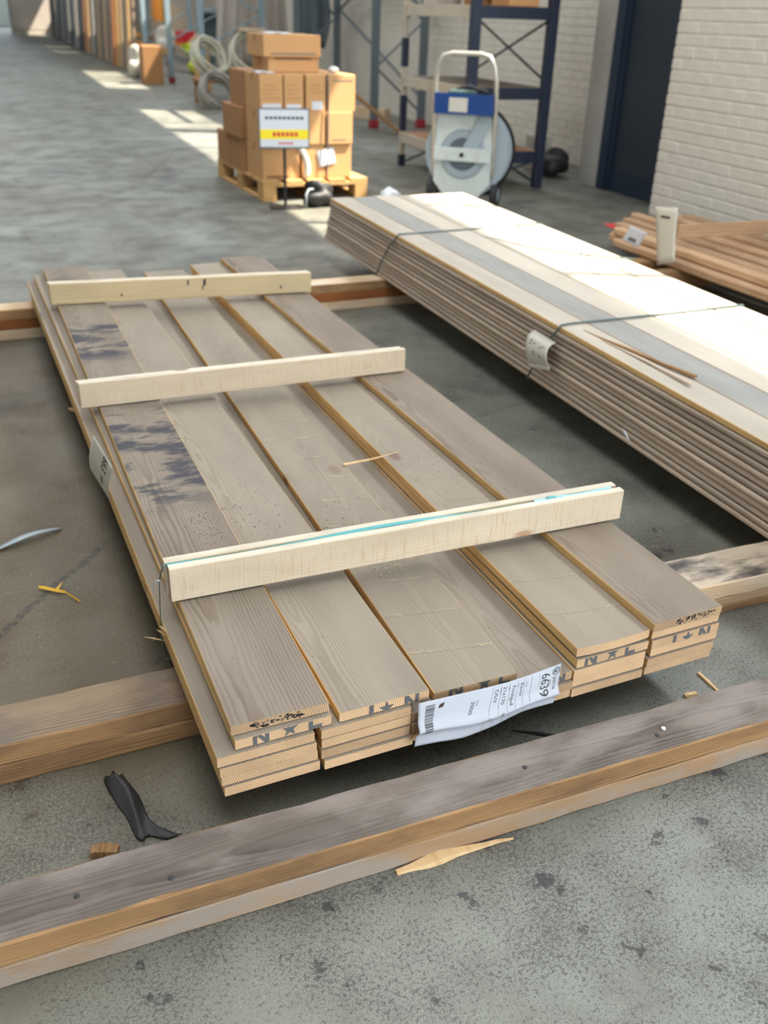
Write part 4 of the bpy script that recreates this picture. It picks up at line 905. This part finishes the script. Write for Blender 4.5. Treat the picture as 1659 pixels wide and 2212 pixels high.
for i in range(len(fx)-1):
    p, q = fx[i][0], fx[i+1][0]; L = (q-p).length
    r_ = empty('pallet_rack', p+Vector((-.55, 0, 0)), rz, label='pale blue storage rack bay along the aisle, %s in the row' % nmz[i], cat='rack', group='storage racks along the aisle')
    upright_frame(r_, 0, 0, 4., .95, M_upl)
    if i == len(fx)-2: upright_frame(r_, 0, L-.14, 4., .95, M_upl)
    if i != 0:
        for z in (.45, 2.3):
            for xx in (-.03, .93): mb = MB(); mb.cbox((xx, .04, z), (xx+.05, L-.12, z+.11), .004); mb.obj('beam', M_pallet if z < 1 else M_upl, r_, fix=True)
    # doors, panels and boards standing on edge in the bays
    if i >= 2:
        tones = [(196, 152, 98), (150, 128, 108), (172, 112, 62), (206, 170, 118), (34, 58, 72), (120, 112, 106), (92, 86, 78), (186, 160, 120), (178, 174, 168)]
        n_ = 6; names = ['nearest', 'second', 'third', 'fourth', 'fifth', 'farthest']
        for k in range(n_):
            c = tones[(i*5+k*2) % len(tones)] if i < 6 else tones[[4, 6, 5, 4, 8, 5][(k+i) % 6]]
            mb = MB(); th = .05; hh = random.uniform(1.9, 2.1); L1 = L/n_-.08
            mb.cbox((0, 0, 0), (th, L1, hh), .006); o = mb.obj('plywood_sheet', paint('panel_tone', c, .6, var=.1), fix=True)
            o.location = p+Vector((-.83+random.uniform(0, .04), .16+k*(L-.3)/n_, .006)); o.rotation_euler = (0, math.radians(3), rz)
            tag(o, 'tall panel leaning in the %s storage rack bay, %s of its bay' % (nmz[i], names[k]), 'panel', 'panels leaning in the racks')
# goods in the nearest bays
bp = fx[1][0]+Vector((-.55, 0, 0))
def pk(px, py, z): return at(px, py, z)
g0 = at(436, 190)
cab = empty('steel_cabinet', at(440, 165)+Vector((.1, .3, 0)), rz, label='grey open steel cabinet between the rack posts', cat='cabinet')
for a, b in (((0, 0, .2), (.04, .7, 1.15)), ((.76, 0, .2), (.8, .7, 1.15)), ((0, 0, 1.15), (.8, .7, 1.22)), ((.0, .66, .2), (.8, .7, 1.15)), ((0, 0, .16), (.8, .7, .2)), ((0, 0, 0), (.05, .05, .16)), ((.75, 0, 0), (.8, .05, .16)), ((0, .65, 0), (.05, .7, .16)), ((.75, .65, 0), (.8, .7, .16))):
    mb = MB(); mb.cbox(a, b, .004); mb.obj('cabinet_panel', M_upl, cab, fix=True)
c0 = at(400, 168); loose_box('red_bag', c0+Vector((.1, .2, .62)), .26, .3, .2, M_red, 'bright red bag on top of the yellow bags', rz+.3, 'bag')
M_lime = paint('lime_bag', (196, 208, 60), .5, var=.15, sc=20)
crumple('lime_bag', c0+Vector((.14, .1, .50)), .14, M_lime, 51, 'upper lime yellow bag by the rack post', 'bag', (1, 1, .85), .3)
crumple('lime_bag', c0+Vector((.24, -.1, .20)), .18, M_lime, 52, 'lower lime yellow bag by the rack post', 'bag', (1, 1, 1.0), .3)
crumple('white_sack', at(352, 160)+Vector((.1, 0, .62)), .20, M_paper_warm, 53, 'pale sack stuffed in the rack left of the red bag', 'sack', (1, 1, 1.2), .3)
crumple('white_sack', at(338, 165)+Vector((-.5, -.6, .225)), .18, M_paper_warm, 54, 'low pale sack leaning by the rack foot', 'sack', (.8, 1, 1.4), .3)
cc = loose_box('carton', at(362, 174)+Vector((-.45, -.8, 0)), .34, .5, .62, M_card_d, 'upright carton in the rack below the pale sack', rz)
yb = at(357, 150)+Vector((.1, .8, .95)); loose_box('plywood_sheet', yb, .06, 1.3, .9, paint('ochre_panel', (190, 140, 44), .6), 'ochre panel standing high in the rack', rz, 'panel')
wbx = at(440, 195); loose_box('timber_block', wbx+Vector((0, 0, 0)), .22, .24, .72, M_pallet, 'brown timber block standing in front of the cabinet', rz, 'block')
mb = MB(); mb.add([(-.2, -.12, 0), (.2, -.12, 0), (0, -.12, .18), (-.2, .12, 0), (.2, .12, 0), (0, .12, .18)], [(0, 1, 2), (5, 4, 3), (0, 3, 4, 1), (1, 4, 5, 2), (2, 5, 3, 0)]); o = mb.obj('timber_wedge', M_rail, fix=True); o.location = wbx+Vector((0, 0, .721)); o.rotation_euler = (0, 0, rz); tag(o, 'pointed timber wedge on top of the brown timber block', 'block')
# hose and cable coils
def coil(c, R, rx, rzz, lab_, mat, turns=5, r=.022):
    mb = MB(); pts = []
    for i in range(turns*22):
        a = 2*math.pi*i/22; k = i/(turns*22); rr = R*(1-.10*math.sin(7.1*k*6))
        pts.append((rr*math.cos(a), rr*math.sin(a), r*2.0*(k-.5)*turns*.8+.012*math.sin(5*a*.7)))
    mb.tube(pts, r, 6); mb.sm = True; o = mb.obj('hose_coil', mat); o.location = c; o.rotation_euler = (rx, 0, rzz); return tag(o, lab_, 'coil')
M_hose = paint('pale_grey_hose', (186, 184, 164), .5, var=.15); M_hose2 = paint('grey_hose', (146, 142, 132), .5, var=.15)
h0 = at(475, 232); tb = empty('trestle', h0+Vector((.1, .45, 0)), rz, label='low brown trestle heaped with hose coils', cat='trestle')
for a, b in (((-.3, -.25, .30), (.95, .35, .34)), ((-.28, -.22, 0), (-.22, -.16, .30)), ((.87, -.22, 0), (.93, -.16, .30)), ((-.28, .26, 0), (-.22, .32, .30)), ((.87, .26, 0), (.93, .32, .30))): mb = MB(); mb.cbox(a, b, .004); mb.obj('trestle_part', M_card_d, tb, fix=True)
coil(h0+Vector((-.05, -.1, .20)), .24, 1.15, .2, 'grey cable coil leaning on the floor before the trestle', M_hose2)
coil(h0+Vector((.0, .42, .62)), .25, 1.0, .5, 'pale hose coil on the left of the trestle', M_hose)
coil(h0+Vector((.62, .45, .66)), .28, 1.05, -.1, 'pale hose coil on the right of the trestle', M_hose)
coil(h0+Vector((.95, .75, .70)), .26, .9, -.5, 'grey hose coil behind the right pale one', M_hose2)
mb = MB(); 
loose_box('plank_offcut', h0+Vector((.98, .27, .341)), .06, .10, .58, M_card_d, 'dark upright offcut among the hose coils', rz+.2, 'offcut')
loose_box('pale_offcut', h0+Vector((.66, .5, .955)), .36, .16, .05, M_bear_pale, 'pale flat offcut on top of the right hose coil', rz, 'offcut')
# sheets of translucent mesh hanging in the bay
M_mesh = paint('dusty_plastic_sheet', (186, 176, 166), .55, var=.18, sc=3)
for k, (px, wd) in enumerate(((520, .42), (562, .36), (600, .34))):
    p = at(px, 205)+Vector((.0, .2, 0)); mb = MB()
    mb.grid(lambda u, v: Vector(((u-.5)*wd+.12*v*(k-1), .05*math.sin(14*u+3*v+k), .35+1.75*(1-v)+.05*math.sin(6*u))), 18, 8); mb.sm = True; o = mb.obj('plastic_sheet', M_mesh); o.location = p; o.rotation_euler = (0, 0, -.35); solid(o, .004, 0)
    tag(o, 'dusty plastic sheet hanging behind the hose coils, %s of three' % ('left', 'middle', 'right')[k], 'sheet', 'hanging plastic sheets')
p = at(640, 225)+Vector((.4, .3, 0)); mb = MB(); mb.grid(lambda u, v: Vector(((u-.5)*.5*(.6+.4*math.sin(3*v)), .06*math.sin(9*u), .75+.95*(1-v))), 10, 8); mb.sm = True; o = mb.obj('dark_tarpaulin', M_slate); o.location = p; o.rotation_euler = (0, 0, -.3); solid(o, .01, 0); tag(o, 'dark tarpaulin hanging above the cartons', 'sheet')
loose_box('dark_blue_crate', at(480, 190)+Vector((.5, .5, .9)), .16, .2, .34, M_blue, 'small dark blue crate hanging in the bay', rz, 'crate')
loose_box('beam_offcut', at(745, 255)+Vector((.2, .1, 0)), .12, 1.1, .14, M_bear_pale, 'pale beam offcut lying on the floor right of the cartons', rz+.5, 'offcut')
me = plank_mesh('sloping_board', 1.5, .14, .025, [M_bear_side, M_bear_side, M_end]); o = link('sloping_board', me); a = at(722, 285)+Vector((0, .2, .62)); place(o, a, at(790, 285)+Vector((0, 0, .30))-a); tag(o, 'brown board sloping down behind the cartons', 'board')
# white covered stack and pale items at the far end
p = Vector((4.6, 47.5, 0)); mb = MB(); mb.cbox((-1., -.6, .12), (1., .6, 2.2), .05); mb.cbox((-1., -.6, 0), (1., .6, .115), .01); tag(mb.obj('wrapped_load', M_mesh, fix=True), 'pale wrapped load at the far end of the aisle', 'load').location = p

# ------------------------------------------------------------------ litter on the floor
sliver('wood_splinter', at(856, 1886, .001), at(1108, 1812, .001), .026, .010, M_chip, 'long pale splinter on the concrete in front of the nearest studs', seed=5, taper=(.4, 1., .05), bend=.004)
sliver('wood_splinter', at(1508, 1455, .001), at(1557, 1500, .001), .008, .005, M_chip, 'thin splinter on the floor right of the stack front', seed=6, taper=(.8, 1., .7))
sliver('wood_chip', at(1478, 1505, .001), at(1504, 1501, .001), .010, .007, M_chip, 'short chip on the floor right of the stack front', 'chip', seed=7, taper=(.9, 1., .9))
sliver('wood_chip', at(1222, 1590, .001), at(1270, 1580, .001), .008, .003, M_paper_warm, 'pale flat chip behind the nearest studs', 'chip', seed=8)
sliver('dark_splinter', at(1105, 1578, .001), at(1215, 1594, .001), .010, .006, M_rubber, 'dark splinter in the shade below the paper label', seed=9, taper=(.1, .6, .9))
sliver('wood_chunk', at(198, 1843, .001), at(256, 1842, .001), .026, .014, M_chip_d, 'brown crumbly wood chunk beside the black rubber', 'chip', seed=10, taper=(.7, 1., .8), seg=10)
zz_ = stack_z(.95, 4)+.001; sliver('wood_splinter', at(742, 1004, stack_z(.98, 4)+.002), at(860, 976, stack_z(.98, 5)+.003), .010, .003, M_chip, 'curved pale splinter lying across the gap in the stack top', seed=12, taper=(1., .8, .1), bend=-.006)
sliver('wood_splinter', at(148, 882, .12), at(172, 893, .12), .012, .006, M_rail, 'reddish splinter sticking out of the stack side by the middle battens', seed=13)
for k, (a, b) in enumerate((((312, 1376), (362, 1386)), ((338, 1360), (360, 1376)), ((345, 1352), (362, 1368)))):
    sliver('wood_splinter', atX(*a, -.055), atX(*b, -.027), .004, .0025, M_chip, '%s pale splinter at the strap on the left side of the stack' % ('longest', 'middle', 'shortest')[k], seed=14+k)
mb = MB(); q = [atX(332, 1275, -.036), atX(330, 1262, -.044), atX(337, 1255, -.05), atX(345, 1254, -.046)]; V = []
for i, p in enumerate(q): V += [p+Vector((0, .004*(1-i*.15), 0))-q[0], p-Vector((0, .004*(1-i*.15), 0))-q[0]]
mb.add(V, [(2*i, 2*i+1, 2*i+3, 2*i+2) for i in range(3)]); mb.sm = True; o = mb.obj('plastic_curl', M_paper); o.location = q[0]; solid(o, .0008, 0); tag(o, 'white plastic curl sticking out of the left side of the stack', 'plastic')
# grey strap offcut, yellow peel, black rubber
a, b = at(-12, 1192), at(132, 1144); mb = MB()
V = []; n_ = 12
for i in range(n_+1):
    t = i/n_; p = a.lerp(b, t); w_ = .012*(1-.75*abs(t-.35)); V += [p+Vector((0, -w_, .006+.010*math.sin(3*t)))-a, p+Vector((0, w_, .002+.014*math.sin(3*t)))-a]
mb.add(V, [(2*i, 2*i+1, 2*i+3, 2*i+2) for i in range(n_)]); mb.sm = True; o = mb.obj('strap_offcut', M_zinc2); o.location = a; solid(o, .0012, 1); tag(o, 'pale grey plastic strap offcut on the floor left of the stack', 'strap')
a = at(84, 1275); pts = [at(x_, y_, .004) for x_, y_ in ((84, 1270), (100, 1272), (122, 1277), (142, 1280), (158, 1290), (172, 1299))]; mb = MB(); V = []
for i, p in enumerate(pts):
    w_ = (.004, .007, .006, .003, .003, .004)[i]; V += [p+Vector((-.2*w_, w_, .003))-a, p+Vector((.2*w_, -w_, 0))-a]
mb.add(V, [(2*i, 2*i+1, 2*i+3, 2*i+2) for i in range(5)]); mb.add([V[4], V[5], V[4]+Vector((.02, .02, .004))], [(0, 1, 2)]); o = mb.obj('yellow_scrap', paint('yellow_peel', (206, 160, 40), .5)); o.location = a; solid(o, .0015, 1); tag(o, 'torn yellow plastic scrap on the floor left of the stack', 'plastic')
ctr = [(250, 1690), (272, 1722), (290, 1755), (308, 1790), (330, 1812)]
def rub(u, v):
    n = len(ctr)-1; i = min(int(v*n), n-1); t = v*n-i; c = at(ctr[i][0]+(ctr[i+1][0]-ctr[i][0])*t, ctr[i][1]+(ctr[i+1][1]-ctr[i][1])*t, 0.)
    w_ = .021+.003*math.sin(7*v)+(.020*(max(0, v-.6)/.4)**1.5*(1.5 if u > .5 else .2)); d = Vector((.93, -.30, 0)); k = (u-.5)*2
    roll = math.exp(-(v/.16)**2)
    p = c+d*k*w_; p.z = .003+.012*(1-k*k)*(.6+.4*math.cos(3*v))+.012*roll*(1-abs(k))+.002*math.sin(9*u+7*v)
    if v > .97: p += Vector((.0, -.006*math.sin(11*u), 0))
    if v < .03: p += Vector((0, .006*math.sin(17*u), 0))
    return p
a = at(290, 1750); mb = MB(); mb.grid(lambda u, v: rub(u, v)-a, 16, 30); mb.sm = True; o = mb.obj('rubber_strip', M_rubber); o.location = a; solid(o, .003, 1); tag(o, 'curled torn strip of black rubber on the floor by the brown bearer', 'rubber')
# sawdust and grit
mb = MB(); rg = np.random.default_rng(77)
def grit(n, x0, x1, y0, y1, s0, s1):
    for _ in range(n):
        x, y = rg.uniform(x0, x1), rg.uniform(y0, y1); s_ = rg.uniform(s0, s1); a = rg.random()*6; e = rg.uniform(1., 3.5)
        d = (math.cos(a)*s_*e, math.sin(a)*s_*e); w_ = (-math.sin(a)*s_*.5, math.cos(a)*s_*.5)
        mb.add([(x-d[0], y-d[1], .0004), (x+w_[0], y+w_[1], .0006), (x+d[0], y+d[1], .0005), (x, y, .0004+s_*.8)], [(0, 1, 3), (1, 2, 3), (0, 2, 1), (0, 3, 2)])
grit(900, -.6, 1.3, -.75, -.2, .0004, .0012); grit(700, -.5, .1, -.04, .25, .0004, .0014); grit(300, .0, 1.3, -.08, .22, .0006, .0018); grit(500, -.6, 0, .4, 2.6, .0005, .0014); grit(200, 1.05, 1.45, .4, 2.6, .0006, .0016)
tag(mb.obj('floor_sawdust', M_dust), 'pale sawdust and shavings scattered over the concrete floor', 'sawdust', kind='stuff')
